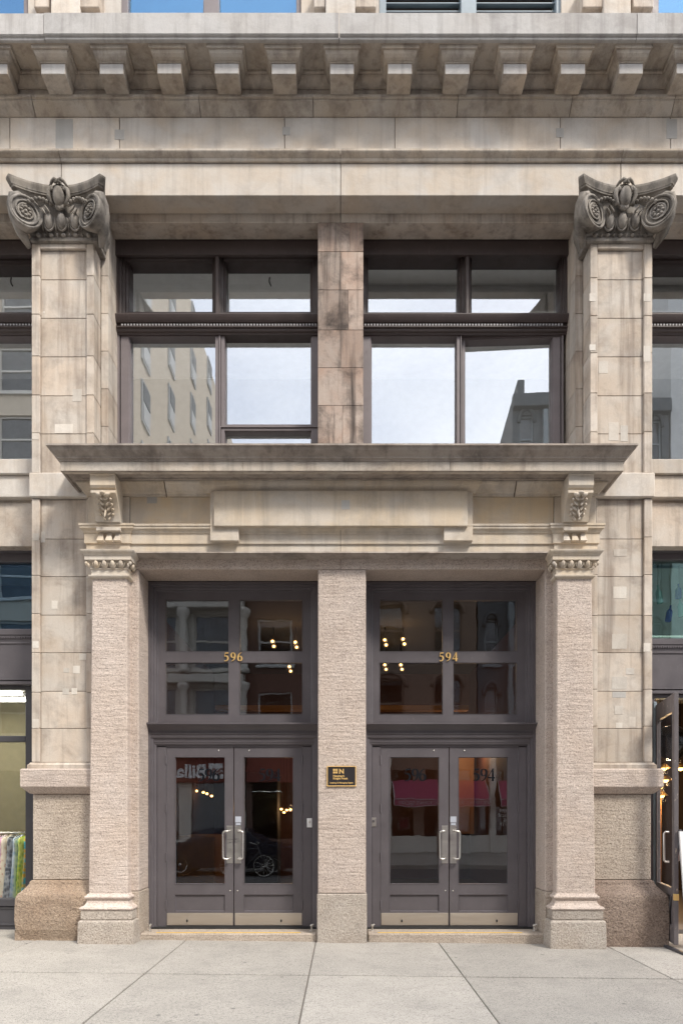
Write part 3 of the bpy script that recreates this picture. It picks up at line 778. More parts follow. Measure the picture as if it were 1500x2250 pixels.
# --- storey above the cornice, with its windows and louvres
up = pydata('upper_wall', *wall_holes('upper', -WX, WX, 11.3, 15.6, 0.70, 0.12,
    [(X(268, .75), X(662, .75), 12.3, 15.0), (X(832, .75), X(1230, .75), 12.3, 15.0), (X(-330, .75), X(66, .75), 12.3, 15.0), (X(1428, .75), X(1830, .75), 12.3, 15.0)], 'lime', None), 'lime', bld)
for k, (a, b2) in enumerate(((268, 662), (832, 1230), (-330, 66), (1428, 1830))):
    A_, B_ = X(a, .78), X(b2, .78); mm = (A_ + B_) / 2 if k != 1 else X(1028, .78)
    Wd = boxes('window' if k != 1 else 'louvre_window', [(A_, A_ + 0.10, 0.74, 0.90, 12.3, 15.0), (B_ - 0.07, B_, 0.74, 0.90, 12.3, 15.0), (mm - 0.11, mm + 0.11, 0.74, 0.90, 12.3, 15.0)], 'paint_sash' if k != 1 else 'paint_blue', bld, 0.01)
    for a2, b3 in ((A_ + 0.10, mm - 0.11), (mm + 0.11, B_ - 0.07)):
        if k != 1: box('pane', a2, b3, 0.82, 0.828, 12.3, 15.0, 'glass_tint', Wd, 0)
        else:
            box('backing', a2, b3, 0.93, 0.96, 12.3, 15.0, 'shopdark', Wd, 0)
            for q in range(20):
                z = 12.36 + q * 0.115
                vs_, fs_ = cbox(a2, b3, 0.80, 0.90, z, z + 0.012, 0)
                vs_ = [(x, y, zz + (y - 0.80) * 0.45) for x, y, zz in vs_]
                pydata('louvre_slat', vs_, fs_, 'paint_blue', Wd)
# stubby pilaster feet between those windows
for pxs in ((80, 112, 175, 222, 66, 268), (690, 715, 780, 825, 662, 832), (1275, 1325, 1385, 1430, 1230, 1428)):
    a, b2, c, e, lo, hi = pxs
    o = box('upper_pier', X(b2, .45), X(c, .45), 0.45, 0.72, 11.3, 15.6, 'lime', bld, 0.01)
    for xa, xb in ((a, b2), (c, e)):
        box('upper_bracket', X(xa, .55), X(xb, .55), 0.48, 0.74, Z(10, .45), Z(-60, .45), 'lime_pier', o, 0.01)
        box('upper_bracket', X(xa + 3, .55), X(xb - 3, .55), 0.55, 0.74, 11.3, Z(10, .45), 'lime_pier', o, 0.01)

# ------------------------------------------------------------------ entrance portal
FR = -0.20                              # face of its frieze
portal = box('entrance_portal', -3.19, 3.19, FR + 0.012, 0.30, 4.95, 5.98, 'mortar', bld, 0)
def seg(name, xs, y0, z0, z1, mat='lime_portal', y1=0.0, b=0.004, parent=None, g=0.003):
    for a, b2 in zip(xs[:-1], xs[1:]): box(name, a + g, b2 - g, y0, y1, z0, z1, mat, parent or portal, b)
xs_f = [-2.665, -1.5, 0.0, 1.5, 2.665]
seg('frieze_stone', xs_f, FR, 5.272, 5.64, 'lime_frieze')
# stones over each pilaster
for s in (-1, 1):
    box('frieze_block', s * 2.67, s * 3.19, FR - 0.012, 0.0, 5.272, 5.64, 'lime_portal', portal, 0.006)
# architrave of the portal in three fasciae, breaking forward over the pilasters
ap = [(0.0, 4.95), (0.012, 4.95), (0.012, 5.038), (0.032, 5.042), (0.032, 5.162), (0.042, 5.168), (0.048, 5.19), (0.06, 5.205), (0.075, 5.215), (0.075, 5.24), (0.085, 5.245), (0.085, 5.27), (-0.15, 5.27), (-0.15, 4.95)]
for a, b2 in ((-2.668, -0.02), (-0.014, 2.668)):
    runx('architrave_stone', a, b2, [(FR - o_, z) for o_, z in ap], 'lime_portal', portal)
for s in (-1, 1):
    xa, xb = sorted((s * 3.19, s * 2.672))
    sweep('architrave_block', [(xa, 0.0), (xa, FR - 0.02), (xb, FR - 0.02), (xb, 0.0)], ap, 'lime_portal', portal)
# drip under the architrave
runx('drip_moulding', -2.69, 2.69, [(0.0, 4.944), (-0.215, 4.948), (-0.225, 4.93), (-0.17, 4.922), (-0.08, 4.905), (0.0, 4.905)], 'lime_dark', portal)
# raised tablet
tab = boxes('tablet', [(X(463, -.26), X(1037, -.26), -0.293, -0.1, 5.235, 5.66), (X(463, -.26), X(525, -.26), -0.2935, -0.1, 5.055, 5.2345), (X(974, -.26), X(1037, -.26), -0.2935, -0.1, 5.055, 5.2345)], 'lime_portal', portal, 0.004)
box('tablet_panel', X(471, -.3), X(1026, -.3), -0.335, -0.2, Z(1158, -.3), 5.655, 'lime_portal', portal, 0.004)
box('grey_patch', X(750, -.3), X(768, -.3), -0.3375, -0.29, Z(1122, -.3), Z(1102, -.3), 'patch_grey', portal, 0.001)
box('grey_patch', X(323, FR), X(345, FR), FR - 0.0025, FR + 0.01, Z(1106, FR), Z(1092, FR), 'patch_grey', portal, 0.001)
# bed moulding in blocks, heavier over the tablet
bp_ = [(0.0, 5.642), (0.02, 5.642), (0.022, 5.672), (0.045, 5.685), (0.05, 5.695), (0.06, 5.70), (0.10, 5.745), (0.125, 5.765), (0.13, 5.783), (-0.15, 5.783), (-0.15, 5.642)]
for a, b2 in ((468, 362), (362, 258), (1032, 1133), (1133, 1243)):
    xa, xb = sorted((X(a, -.3), X(b2, -.3)))
    runx('bed_moulding', xa + 0.007, xb - 0.007, [(FR - o_, z) for o_, z in bp_], 'lime_portal', portal)
xa, xb = X(455, -.3), X(1042, -.3)
sweep('tablet_moulding', [(xa, -0.05), (xa, FR - 0.05), (xb, FR - 0.05), (xb, -0.05)], [(0.0, 5.66), (0.015, 5.66), (0.03, 5.69), (0.07, 5.735), (0.08, 5.76), (0.085, 5.785), (-0.1, 5.785), (-0.1, 5.66)], 'lime_portal', portal)
for s in (-1, 1):
    xa, xb = sorted((s * 3.19, s * 2.75))
    sweep('bed_return', [(xa, 0.02), (xa, FR), (xb, FR), (xb, 0.0)], [(o_ * 0.9, z) for o_, z in bp_], 'lime_portal', portal)
# the hood cornice
pc = sweep_geo([(-3.005, 0.03), (-3.005, FR), (3.005, FR), (3.005, 0.03)], [(-0.15, 5.787), (0.175, 5.787), (0.178, 5.780), (0.187, 5.780), (0.187, 5.79), (0.345, 5.79), (0.35, 5.777), (0.38, 5.777), (0.38, 5.887),
    (0.39, 5.891), (0.39, 5.905), (0.40, 5.912), (0.412, 5.918), (0.412, 5.93), (0.418, 5.94), (0.44, 5.958), (0.47, 5.985), (0.485, 6.01), (0.49, 6.02), (0.505, 6.022), (0.505, 6.043), (0.30, 6.075), (-0.15, 6.09)])
hood = pydata('hood_cornice', *pc, 'lime_dark', bld)
# pale face stones of the hood's corona
for a, b2 in ((-3.383, -1.2), (-1.195, 1.3), (1.305, 3.383)):
    box('corona_stone', a, b2, -0.5835, -0.50, 5.7785, 5.884, 'lime_cornice', hood, 0.003)

# consoles with acanthus leaves, and guttae under them
def console(s):
    xc = s * 2.90; w = 0.152
    prof = [(-0.1, 5.776), (-0.535, 5.776), (-0.535, 5.765), (-0.52, 5.755), (-0.52, 5.64), (-0.505, 5.615), (-0.48, 5.605), (-0.48, 5.59), (-0.50, 5.585), (-0.50, 5.555), (-0.475, 5.535), (-0.44, 5.51), (-0.405, 5.46), (-0.375, 5.40), (-0.35, 5.34), (-0.335, 5.29), (-0.33, 5.274), (-0.1, 5.274)]
    c = runx('console_bracket', xc - w, xc + w, prof, 'lime_portal', bld)
    lf = []
    def ysurf(z): return -0.325 - 0.16 * max(0, (z - 5.29) / 0.25) ** 1.3
    lf.append(((xc, ysurf(5.40) - 0.015, 5.40), (0.012, 0.02, 0.14), (-24, 0, 0)))
    for k in range(5):
        z = 5.315 + 0.048 * k; spread = 0.05 + 0.008 * math.sin(k)
        for e in (-1, 1):
            lf.append(((xc + e * spread * 0.75, ysurf(z) - 0.012, z), (0.016, 0.018, 0.045), (-20, e * 32, 0)))
            lf.append(((xc + e * (spread + 0.027), ysurf(z + 0.03) - 0.02, z + 0.033), (0.017, 0.02, 0.016)))
    for e in (-1, 1):
        lf.append(((xc + e * 0.045, ysurf(5.53) - 0.03, 5.528), (0.04, 0.028, 0.024), (0, e * -20, 0)))
    lf.append(((xc, ysurf(5.545) - 0.03, 5.545), (0.036, 0.035, 0.022)))
    leaf = blobs('acanthus_leaf', lf, 'lime_portal', c, 10, 7)
    box('guttae_plate', xc - 0.15, xc + 0.15, FR - 0.125, FR - 0.04, 5.168, 5.212, 'lime_portal', c, 0.003)
    for k in (-1, 0, 1):
        x = xc + k * 0.105
        vs_ = [(x - 0.022, -0.262, 5.166), (x + 0.022, -0.262, 5.166), (x + 0.042, -0.315, 5.052), (x - 0.042, -0.315, 5.052), (x - 0.022, -0.20, 5.166), (x + 0.022, -0.20, 5.166), (x + 0.042, -0.20, 5.045), (x - 0.042, -0.20, 5.045)]
        pydata('gutta', vs_, [(0, 1, 2, 3), (4, 7, 6, 5), (0, 4, 5, 1), (3, 2, 6, 7), (0, 3, 7, 4), (1, 5, 6, 2)], 'lime_portal', c)
for s in (-1, 1): console(s)

# granite pilasters
def pilaster(s):
    y0 = -0.22
    def tap(xa_t, xb_t, xa_b, xb_b, zt, zb, ny=14):
        vs_, fs_ = [], []
        for i in range(ny + 1):
            t = i / ny; z = zb + (zt - zb) * t; a = xa_b + (xa_t - xa_b) * t; b2 = xb_b + (xb_t - xb_b) * t; c = 0.012
            vs_ += [(s * a, 0.05, z), (s * a, y0 + c, z), (s * (a - c), y0, z), (s * (b2 + c), y0, z), (s * b2, y0 + c, z), (s * b2, 0.05, z)]
        for i in range(ny):
            for j in range(6):
                k = (j + 1) % 6; fs_.append((6 * i + j, 6 * i + k, 6 * i + 6 + k, 6 * i + 6 + j))
        fs_ += [tuple(range(6)), tuple(6 * ny + j for j in range(6))]
        return vs_, fs_
    P = pydata('granite_pilaster', *tap(3.134, 2.696, 3.180, 2.69, 4.64, 0.62), 'granite', bld)
    pt = [(s * 3.134, 0.0), (s * 3.134, y0), (s * 2.696, y0), (s * 2.696, -0.02)]
    if s > 0: pt = pt[::-1]
    cp = [(-0.1, 4.605), (0.006, 4.605), (0.02, 4.612), (0.035, 4.625), (0.038, 4.645), (0.012, 4.652), (0.008, 4.66), (0.008, 4.715), (0.02, 4.722), (0.022, 4.732), (0.004, 4.74), (0.008, 4.785), (0.03, 4.812), (0.068, 4.818), (0.072, 4.82), (0.072, 4.866), (0.08, 4.872), (0.085, 4.885), (0.105, 4.905), (0.112, 4.918), (0.115, 4.935), (-0.1, 4.946)]
    c = sweep('capital', pt, cp, 'lime_portal', P)
    eg = []
    n = 4
    for k in range(n):
        x = s * (2.76 + (3.07 - 2.76) * k / (n - 1))
        g1 = blob_geo([((x, y0 - 0.040, 4.778), (0.031, 0.030, 0.046), (20, 0, 0))], 10, 6)
        rim = tube_geo([(x + 0.044 * math.cos(a), y0 - 0.044 - 0.016 * math.sin(a), 4.785 + 0.056 * math.sin(a)) for a in [math.pi * (0.9 + 1.2 * q / 8) for q in range(9)]], 0.006, 5)
        pydata('egg', *merge([g1, rim]), 'lime_portal', P, smooth=True)
    for z in (4.772,):
        pydata('egg', *blob_geo([((s * (2.696 - 0.05), y0 + 0.06, z), (0.024, 0.026, 0.036), (0, s * -24, 0)), ((s * (2.696 - 0.05), y0 + 0.13, z), (0.024, 0.026, 0.036), (0, s * -24, 0))], 8, 6), 'lime_portal', P, smooth=True)
        blobs('corner_leaf', [((s * 3.19, y0 - 0.045, z + 0.012), (0.022, 0.02, 0.03)), ((s * 3.165, y0 - 0.04, z - 0.012), (0.015, 0.02, 0.03)), ((s * 2.645, y0 - 0.045, z + 0.012), (0.022, 0.02, 0.03)), ((s * 2.668, y0 - 0.04, z - 0.012), (0.015, 0.02, 0.03))], 'lime_portal', P, 8, 5)
    # moulded base on two plinth blocks
    pb = [(s * 3.18, 0.0), (s * 3.18, y0), (s * 2.69, y0), (s * 2.69, -0.02)]
    if s > 0: pb = pb[::-1]
    bs = [(-0.1, 0.648), (0.002, 0.648), (0.012, 0.64), (0.02, 0.625), (0.035, 0.62), (0.042, 0.605), (0.035, 0.588), (0.018, 0.58), (0.014, 0.56), (0.022, 0.53), (0.045, 0.50), (0.075, 0.488), (0.088, 0.468), (0.08, 0.448), (0.07, 0.445), (-0.1, 0.445)]
    sweep('base_moulding', pb, bs, 'granite', P)
    b1 = sweep('plinth', pb, [(-0.1, 0.442), (0.066, 0.442), (0.074, 0.43), (0.074, 0.335), (0.066, 0.325), (-0.1, 0.325)], 'granite_grey', P)
    b2 = sweep('plinth_block', pb, [(-0.1, 0.322), (0.085, 0.322), (0.10, 0.305), (0.105, 0.05), (0.10, -0.3), (-0.1, -0.3)], 'granite_grey', P)
    for o in (b1, b2):
        bv = o.modifiers.new('round', 'BEVEL'); bv.width = 0.012; bv.segments = 2; bv.limit_method = 'ANGLE'
    return P
for s in (-1, 1): pilaster(s)

# granite surround: lintel, jambs, middle pillar
sur = box('granite_surround', -2.706, 2.706, -0.06, 0.33, 4.785, 4.93, 'mortar', bld, 0)
for a, b2 in ((-2.74, X(748, -.07)), (X(748, -.07) + 0.004, 2.74)):
    box('lintel', a, b2, -0.07, 0.37, 4.777, 4.935, 'granite', sur, 0.006)
for s in (-1, 1):
    box('jamb', s * 2.596, s * 2.74, -0.07, 0.60, 0.66, 4.773, 'granite', sur, 0.010)
    box('jamb_base', s * 2.588, s * 2.74, -0.078, 0.60, -0.2, 0.656, 'granite_tan', sur, 0.010)
box('middle_pillar', -0.306, 0.306, -0.07, 0.60, 0.632, 4.773, 'granite', sur, 0.010)
box('middle_pillar_base', -0.318, 0.318, -0.08, 0.60, -0.2, 0.628, 'granite_grey', sur, 0.012)

# ------------------------------------------------------------------ doors
DF = 0.36
def beads(outer, w, y0, y1):
    x0, x1, z0, z1 = outer
    return pframe_geo((x0, x1, z0, z1), (x0 + w, x1 - w, z0 + w, z1 - w), [(0, y0), (0.4, y0 - 0.0), (1, y1), (1, y1 + 0.03), (0, y1 + 0.03)])

def number_row(txt, h, depth, gap=0.62):
    out = []
    for k, ch in enumerate(txt): out.append(shift(digit_geo(ch, h, depth), (k - len(txt) / 2) * gap * h + 0.02 * h, 0, 0))
    return out

def entrance(side, txt, xa, xb, pane_px, splits, hinge_px, leaf_px, lbl):
    """one doorway: moulded frame, four-light transom, ledge, two leaves"""
    U = pframe('door_frame', (xa, xb, -0.02, 4.766), (xa + 0.115, xb - 0.115, 0.10, 4.766 - 0.115),
        [(0, DF), (0.28, DF), (0.30, DF + 0.022), (0.55, DF + 0.026), (0.57, DF + 0.05), (0.84, DF + 0.056), (0.86, DF + 0.085), (1, DF + 0.09), (1, DF + 0.15), (0, DF + 0.15)], 'paint_grey', bld)
    d = DF + 0.09
    # transom sash: stiles, rails and crossbars
    x0, x1, z1, z0 = xa + 0.11, xb - 0.11, 4.766 - 0.11, Z(1587, d)
    p = [(X(a, d), X(b2, d)) for a, b2 in pane_px]; zz = [(Z(1432, d), Z(1317, d)), (Z(1570, d), Z(1455, d))]
    rails = [(x0, p[0][0], d, d + 0.06, z0, z1), (p[1][1], x1, d, d + 0.06, z0, z1)]
    rails += [(p[0][0], p[1][1], d, d + 0.06, zz[0][1], z1), (p[0][0], p[1][1], d, d + 0.06, z0, zz[1][0]), (p[0][1], p[1][0], d, d + 0.06, zz[1][0], zz[0][1])]
    rails += [(p[0][0], p[0][1], d, d + 0.06, zz[1][1], zz[0][0]), (p[1][0], p[1][1], d, d + 0.06, zz[1][1], zz[0][0])]
    boxes('transom_sash', rails, 'paint_grey', U, 0.0)
    for a, b2 in p:
        for c, e in zz:
            bd = pframe('glazing_bead', (a, b2, c, e), (a + 0.010, b2 - 0.010, c + 0.010, e - 0.010), [(0, d - 0.004), (0.6, d - 0.004), (1, d + 0.02), (1, d + 0.05), (0, d + 0.05)], 'paint_grey', U)
            box('pane', a + 0.002, b2 - 0.002, d + 0.03, d + 0.036, c + 0.002, e - 0.002, 'glass_door', U, 0)
    # ledge
    runx('transom_ledge', xa, xb, [(DF + 0.15, 2.555), (DF + 0.075, 2.555), (DF + 0.075, 2.575), (DF + 0.05, 2.59), (DF + 0.045, 2.61), (DF + 0.04, 2.615), (DF + 0.035, 2.66), (DF + 0.015, 2.675), (DF + 0.01, 2.69), (DF + 0.01, 2.715), (DF - 0.005, 2.725), (DF - 0.005, 2.735), (DF + 0.02, 2.74), (DF + 0.01, 2.775), (DF - 0.02, 2.805), (DF - 0.055, 2.83), (DF - 0.065, 2.84), (DF - 0.085, 2.845), (DF - 0.085, 2.866), (DF + 0.15, 2.885)], 'paint_grey', U)
    # flat posts either side of the leaves
    yd = DF + 0.085
    L = [[X(a, yd) for a in q] for q in leaf_px]
    for q in ((xa + 0.10, L[0][0] - 0.004), (L[1][1] + 0.004, xb - 0.10)): box('door_post', *q, DF + 0.075, DF + 0.15, 0.10, 2.57, 'paint_grey', U, 0.003)
    zb_, zt_ = 0.135, Z(1641, yd)
    for k, (lx0, lx1, gx0, gx1) in enumerate(L):
        gz0, gz1 = Z(1943.5, yd), Z(1662.5, yd); pz0, pz1 = Z(2003.5, yd), Z(1965, yd)
        mid = [(lx0, gx0, yd, yd + 0.05, zb_, zt_), (gx1, lx1, yd, yd + 0.05, zb_, zt_), (gx0, gx1, yd, yd + 0.05, gz1, zt_), (gx0, gx1, yd, yd + 0.05, pz1, gz0), (gx0, gx1, yd, yd + 0.05, zb_, pz0)]
        D_ = boxes('door', mid, 'paint_grey', bld, 0.0); D_['label'] = lbl[k]
        pframe('glazing_bead', (gx0, gx1, gz0, gz1), (gx0 + 0.012, gx1 - 0.012, gz0 + 0.012, gz1 - 0.012), [(0, yd - 0.005), (0.6, yd - 0.005), (1, yd + 0.018), (1, yd + 0.045), (0, yd + 0.045)], 'paint_grey', D_)
        pframe('panel_bead', (gx0, gx1, pz0, pz1), (gx0 + 0.016, gx1 - 0.016, pz0 + 0.016, pz1 - 0.016), [(0, yd - 0.002), (0.3, yd - 0.002), (1, yd + 0.018), (1, yd + 0.03), (0, yd + 0.03)], 'paint_grey', D_)
        box('door_panel', gx0, gx1, yd + 0.02, yd + 0.045, pz0 - 0.01, pz1 + 0.01, 'paint_grey', D_, 0)
        gl = box('glass_pane', gx0 - 0.005, gx1 + 0.005, yd + 0.024, yd + 0.030, gz0 - 0.005, gz1 + 0.005, 'glass_door', D_, 0)
        box('kick_plate', lx0 + 0.008, lx1 - 0.006, yd - 0.004, yd + 0.01, Z(2033, yd), Z(2006, yd), 'steel_dull', D_, 0.001)
        # pull plate, handle with its bolts
        e = 1 if k == 0 else -1
        edge = lx1 if k == 0 else lx0
        px0 = edge - e * 0.008; px1 = edge - e * 0.092
        box('pull_plate', min(px0, px1), max(px0, px1), yd - 0.003, yd + 0.01, Z(1897, yd), Z(1814, yd), 'steel', D_, 0.001)
        hx = edge - e * 0.128; hx2 = edge - e * 0.055; zt2, zb2 = Z(1826, yd), Z(1887, yd); yh = yd - 0.075
        pts = [(hx2, yd, zt2), (hx2, yh + 0.02, zt2), (hx2 - e * 0.01, yh, zt2), (hx + e * 0.03, yh, zt2), (hx + e * 0.008, yh, zt2 - 0.008), (hx, yh, zt2 - 0.03), (hx, yh, zb2 + 0.03), (hx + e * 0.008, yh, zb2 + 0.008), (hx + e * 0.03, yh, zb2), (hx2 - e * 0.01, yh, zb2), (hx2, yh + 0.02, zb2), (hx2, yd, zb2)]
        tube('handle', pts, 0.0125, 'steel', D_, 10)
        hp = lx0 if k == 0 else lx1
        for py in (1670, 1776, 1883, 1988):
            z = Z(py, yd); vs_, fs_ = lathe_geo([(0.0095, -0.062), (0.0115, -0.055), (0.0115, 0.055), (0.0095, 0.062)], 10, Matrix.Translation((hp - e * 0.002, yd - 0.010, z)))
            pydata('hinge', vs_, fs_, 'paint_grey', D_, smooth=False)
        bl = [((edge - e * 0.20, yd - 0.002, Z(1649, yd)), (0.011, 0.008, 0.011)), ((edge - e * 0.045, yd - 0.002, Z(1957, yd)), (0.010, 0.006, 0.010))]
        blobs('bolt_head', bl, 'steel', D_, 8, 5)
        kx = (lx0 + (lx1 - lx0) * 0.31) if k == 0 else (lx0 + (lx1 - lx0) * 0.69)
        blobs('bumper', [((kx, yd - 0.012, Z(2023, yd)), (0.012, 0.016, 0.02))], 'rubber', D_, 8, 5)
        if k == 1:
            boxes('sticker', [(edge + 0.012, edge + 0.092, yd - 0.0015, yd + 0.005, Z(1807, yd), Z(1794, yd)), (edge + 0.02, edge + 0.085, yd - 0.0015, yd + 0.005, Z(1813, yd), Z(1808.5, yd))], 'sticker', D_, 0)
        # black numerals on the glass
        tx = '596' if k == 0 else '594'
        gc = (gx0 + gx1) / 2 + (0.10 if (side < 0 and k == 0) else 0.0)
        hN = 0.168
        for q in number_row(tx, hN, 0.0012, 0.60):
            vs_, fs_ = shift(q, gc + 0.01, yd + 0.0225, Z(1716, yd)); pydata('numeral', vs_, fs_, 'black', D_)
    # worn threshold and granite step
    box('threshold', xa + 0.02, xb - 0.02, DF + 0.02, DF + 0.25, -0.05, 0.128, 'rubber', U, 0.004)
    st = box('door_step', xa + (-0.06 if side < 0 else 0.03), xb + (0.06 if side > 0 else -0.015), 0.0, DF + 0.012, -0.2, 0.105, 'granite_tan', bld, 0.012)
    box('yellow_strip', X(345 if side < 0 else 830, .1), X(660 if side < 0 else 1145, .1), 0.055, 0.10, 0.09, 0.1075, 'yellow', st, 0)
    return U

entrance(-1, '596', -2.596, -0.308, [(363, 503), (526, 665)], None, None, [(366, 513, 384, 495), (515, 664, 535, 645)],
         ('grey glazed door leaf nearest the left granite pilaster', 'grey glazed door leaf left of the middle pillar'))
entrance(1, '594', 0.308, 2.596, [(833, 973), (995, 1135)], None, None, [(836, 985, 855, 965), (987, 1137, 1006, 1116)],
         ('grey glazed door leaf right of the middle pillar', 'grey glazed door leaf nearest the right granite pilaster'))

# brass house numbers on the transoms
for txt, pxc in (('596', 514), ('594', 985.5)):
    d = DF + 0.09 - 0.006
    hn = empty('house_number', 'brass house number %s on the transom crossbar over the %s doors' % (txt, 'left' if txt == '596' else 'right'), 'house number', (X(pxc, d), d, Z(1453, d)), group='house numbers over the doors')
    for q, ch in zip(number_row(txt, 0.117, 0.012, 0.78), txt): pydata('numeral', *q, 'brass', hn)

# door stops standing on the steps
for x, lab in ((-2.53, 'left step by the left granite pilaster'), (-0.40, 'left step by the middle pillar'), (0.40, 'right step by the middle pillar'), (2.53, 'right step by the right granite pilaster')):
    h = empty('door_stop', 'small steel door holder on the ' + lab, 'door stop', (x, 0.20, 0.105), group='door stops on the steps')
    pydata('base_flange', *lathe_geo([(0.03, 0), (0.03, 0.008), (0.012, 0.014), (0.01, 0.06)], 12), 'steel', h)
    blobs('hook', [((0, 0, 0.075), (0.022, 0.03, 0.02)), ((0.02, -0.02, 0.09), (0.012, 0.02, 0.012))], 'steel', h, 8, 6)

# ------------------------------------------------------------------ signs on the wall
yp = -0.071
pq = empty('wall_plaque', 'small black and brass company plaque on the middle granite pillar', 'sign', (X(750, yp), yp, Z(1728, yp)))
hw, hh = 0.186, 0.258
pframe('plaque_frame', (-hw, hw, 0, hh), (-hw + 0.010, hw - 0.010, 0.010, hh - 0.010), [(0, 0), (0, -0.016), (0.4, -0.02), (1, -0.014), (1, 0)], 'brass', pq)
box('plaque_plate', -hw + 0.008, hw - 0.008, -0.010, 0, 0.008, hh - 0.008, 'plaque', pq, 0)
yt = -0.0105
lg = [cbox(-0.108 + a, -0.108 + a + 0.026, yt - 0.0012, yt, 0.165 + c, 0.165 + c + 0.026, 0) for a in (0, 0.033) for c in (0, 0.033)]
for a, c in ((-0.095, 0.178), (-0.062, 0.178), (-0.095, 0.211), (-0.062, 0.211)):
    lg.append(cbox(*( (a - 0.003, a + 0.036, yt - 0.0008, yt, c - 0.004, c + 0.004) if a < -0.08 else (a - 0.004, a + 0.004, yt - 0.0006, yt, 0.175, 0.214) ), 0))
pydata('emblem', *merge(lg), 'brass', pq)
box('divider', -0.036, -0.0345, yt - 0.001, yt, 0.155, 0.232, 'brass', pq, 0)
for tx, sz, x, z, al, bd in (('N', 0.082, 0.001, 0.165, 'CENTER', 0.003), ('Newmark', 0.036, -0.108, 0.122, 'LEFT', 0.0012), ('Knight Frank', 0.036, -0.108, 0.090, 'LEFT', 0.0012), ('Leasing & Managing Agent', 0.028, 0.0, 0.038, 'CENTER', 0.0008)):
    pydata('lettering', *front(text_geo(tx, sz, 0.0006, al, bd), x, yt - 0.0006, z), 'brass', pq)

# bell plate (left doorway) and key switch (right doorway)
yb = DF + 0.074
for px, py, lab, m_ in ((680, 1808, 'white bell plate on the post beside the left doors', 'white'), (820, 1806, 'steel key switch plate on the post beside the right doors', 'steel')):
    e = empty('bell_plate', lab, 'door bell', (X(px, yb), yb, Z(py, yb)))
    box('cover_plate', -0.036, 0.036, -0.008, 0, -0.062, 0.062, m_, e, 0.003)
    pydata('push_button', *lathe_geo([(0.017, 0), (0.017, 0.006), (0.012, 0.009)], 14, Matrix.Translation((0, -0.008, 0.012)) @ Matrix.Rotation(R(90), 4, 'X')), 'steel' if m_ == 'white' else 'paint_dark', e)

# ------------------------------------------------------------------ rooms behind the glass
def room(name, x0, x1, y0, y1, z0, z1, wall, ceil, floor):
    Rm = boxes(name, [(x0 - 0.1, x0, y0, y1, z0, z1), (x1, x1 + 0.1, y0, y1, z0, z1), (x0 - 0.1, x1 + 0.1, y1, y1 + 0.1, z0, z1)], wall, bld, 0)
    box('ceiling', x0 - 0.1, x1 + 0.1, y0, y1 + 0.1, z1 + 0.001, z1 + 0.12, ceil, Rm, 0)
    box('floor', x0 - 0.1, x1 + 0.1, y0, y1 + 0.1, z0 - 0.12, z0 - 0.001, floor, Rm, 0)
    return Rm
r2 = boxes('office_room', [(-7.6, -7.5, 0.95, 3.6, 6.0, 9.55), (7.5, 7.6, 0.95, 3.6, 6.0, 9.55), (-7.6, 7.6, 3.6, 3.7, 7.15, 9.55), (-7.6, 7.6, 3.6, 3.7, 6.0, 6.15)], 'room', bld, 0)  # low rear opening added out of view so skylight brightens the ceiling
box('ceiling', -7.6, 7.6, 0.95, 3.7, 9.551, 9.67, 'ceil', r2, 0)
box('floor', -7.6, 7.6, 0.95, 3.7, 5.88, 5.999, 'roomfloor', r2, 0)
for x in range(-7, 8): box('added_rear_bar', x - 0.04, x + 0.04, 3.62, 3.68, 6.15, 7.15, 'paint_white', r2, 0)  # bars across the added rear opening
box('ceiling_beam', 0.0, 7.4, 1.40, 1.75, 9.16, 9.55, 'ceil', r2, 0.01)
for x, y in ((-1.06, 1.25), (-4.86, 1.25)):
    tube('ceiling_wire', [(x, y, 9.55), (x - 0.01, y, 9.50), (x, y - 0.01, 9.46), (x + 0.02, y, 9.42)], 0.010, 'rubber', r2, 6)
room('upper_room', -7.5, 7.5, 0.97, 5.0, 11.45, 15.4, 'shopblue', 'ceil', 'roomfloor')
lob = room('lobby', -3.05, 3.05, 0.62, 7.5, 0.128, 5.0, 'lobby', 'lobbydark', 'lobbyfloor')
box('gallery_beam', -2.6, 2.6, 5.2, 5.45, Z(1562, 5.3), Z(1551, 5.3), 'wood', lob, 0.01)
box('wood_panel', 2.62, 3.0, 6.7, 7.0, 1.2, 3.2, 'wood', lob, 0.01)

box('dark_cabinet', -2.4, -1.35, 5.6, 6.3, 0.13, 2.55, 'lobbydark', lob, 0.02)
box('counter', -3.0, -2.3, 3.6, 5.0, 0.13, 1.25, 'wood', lob, 0.02)
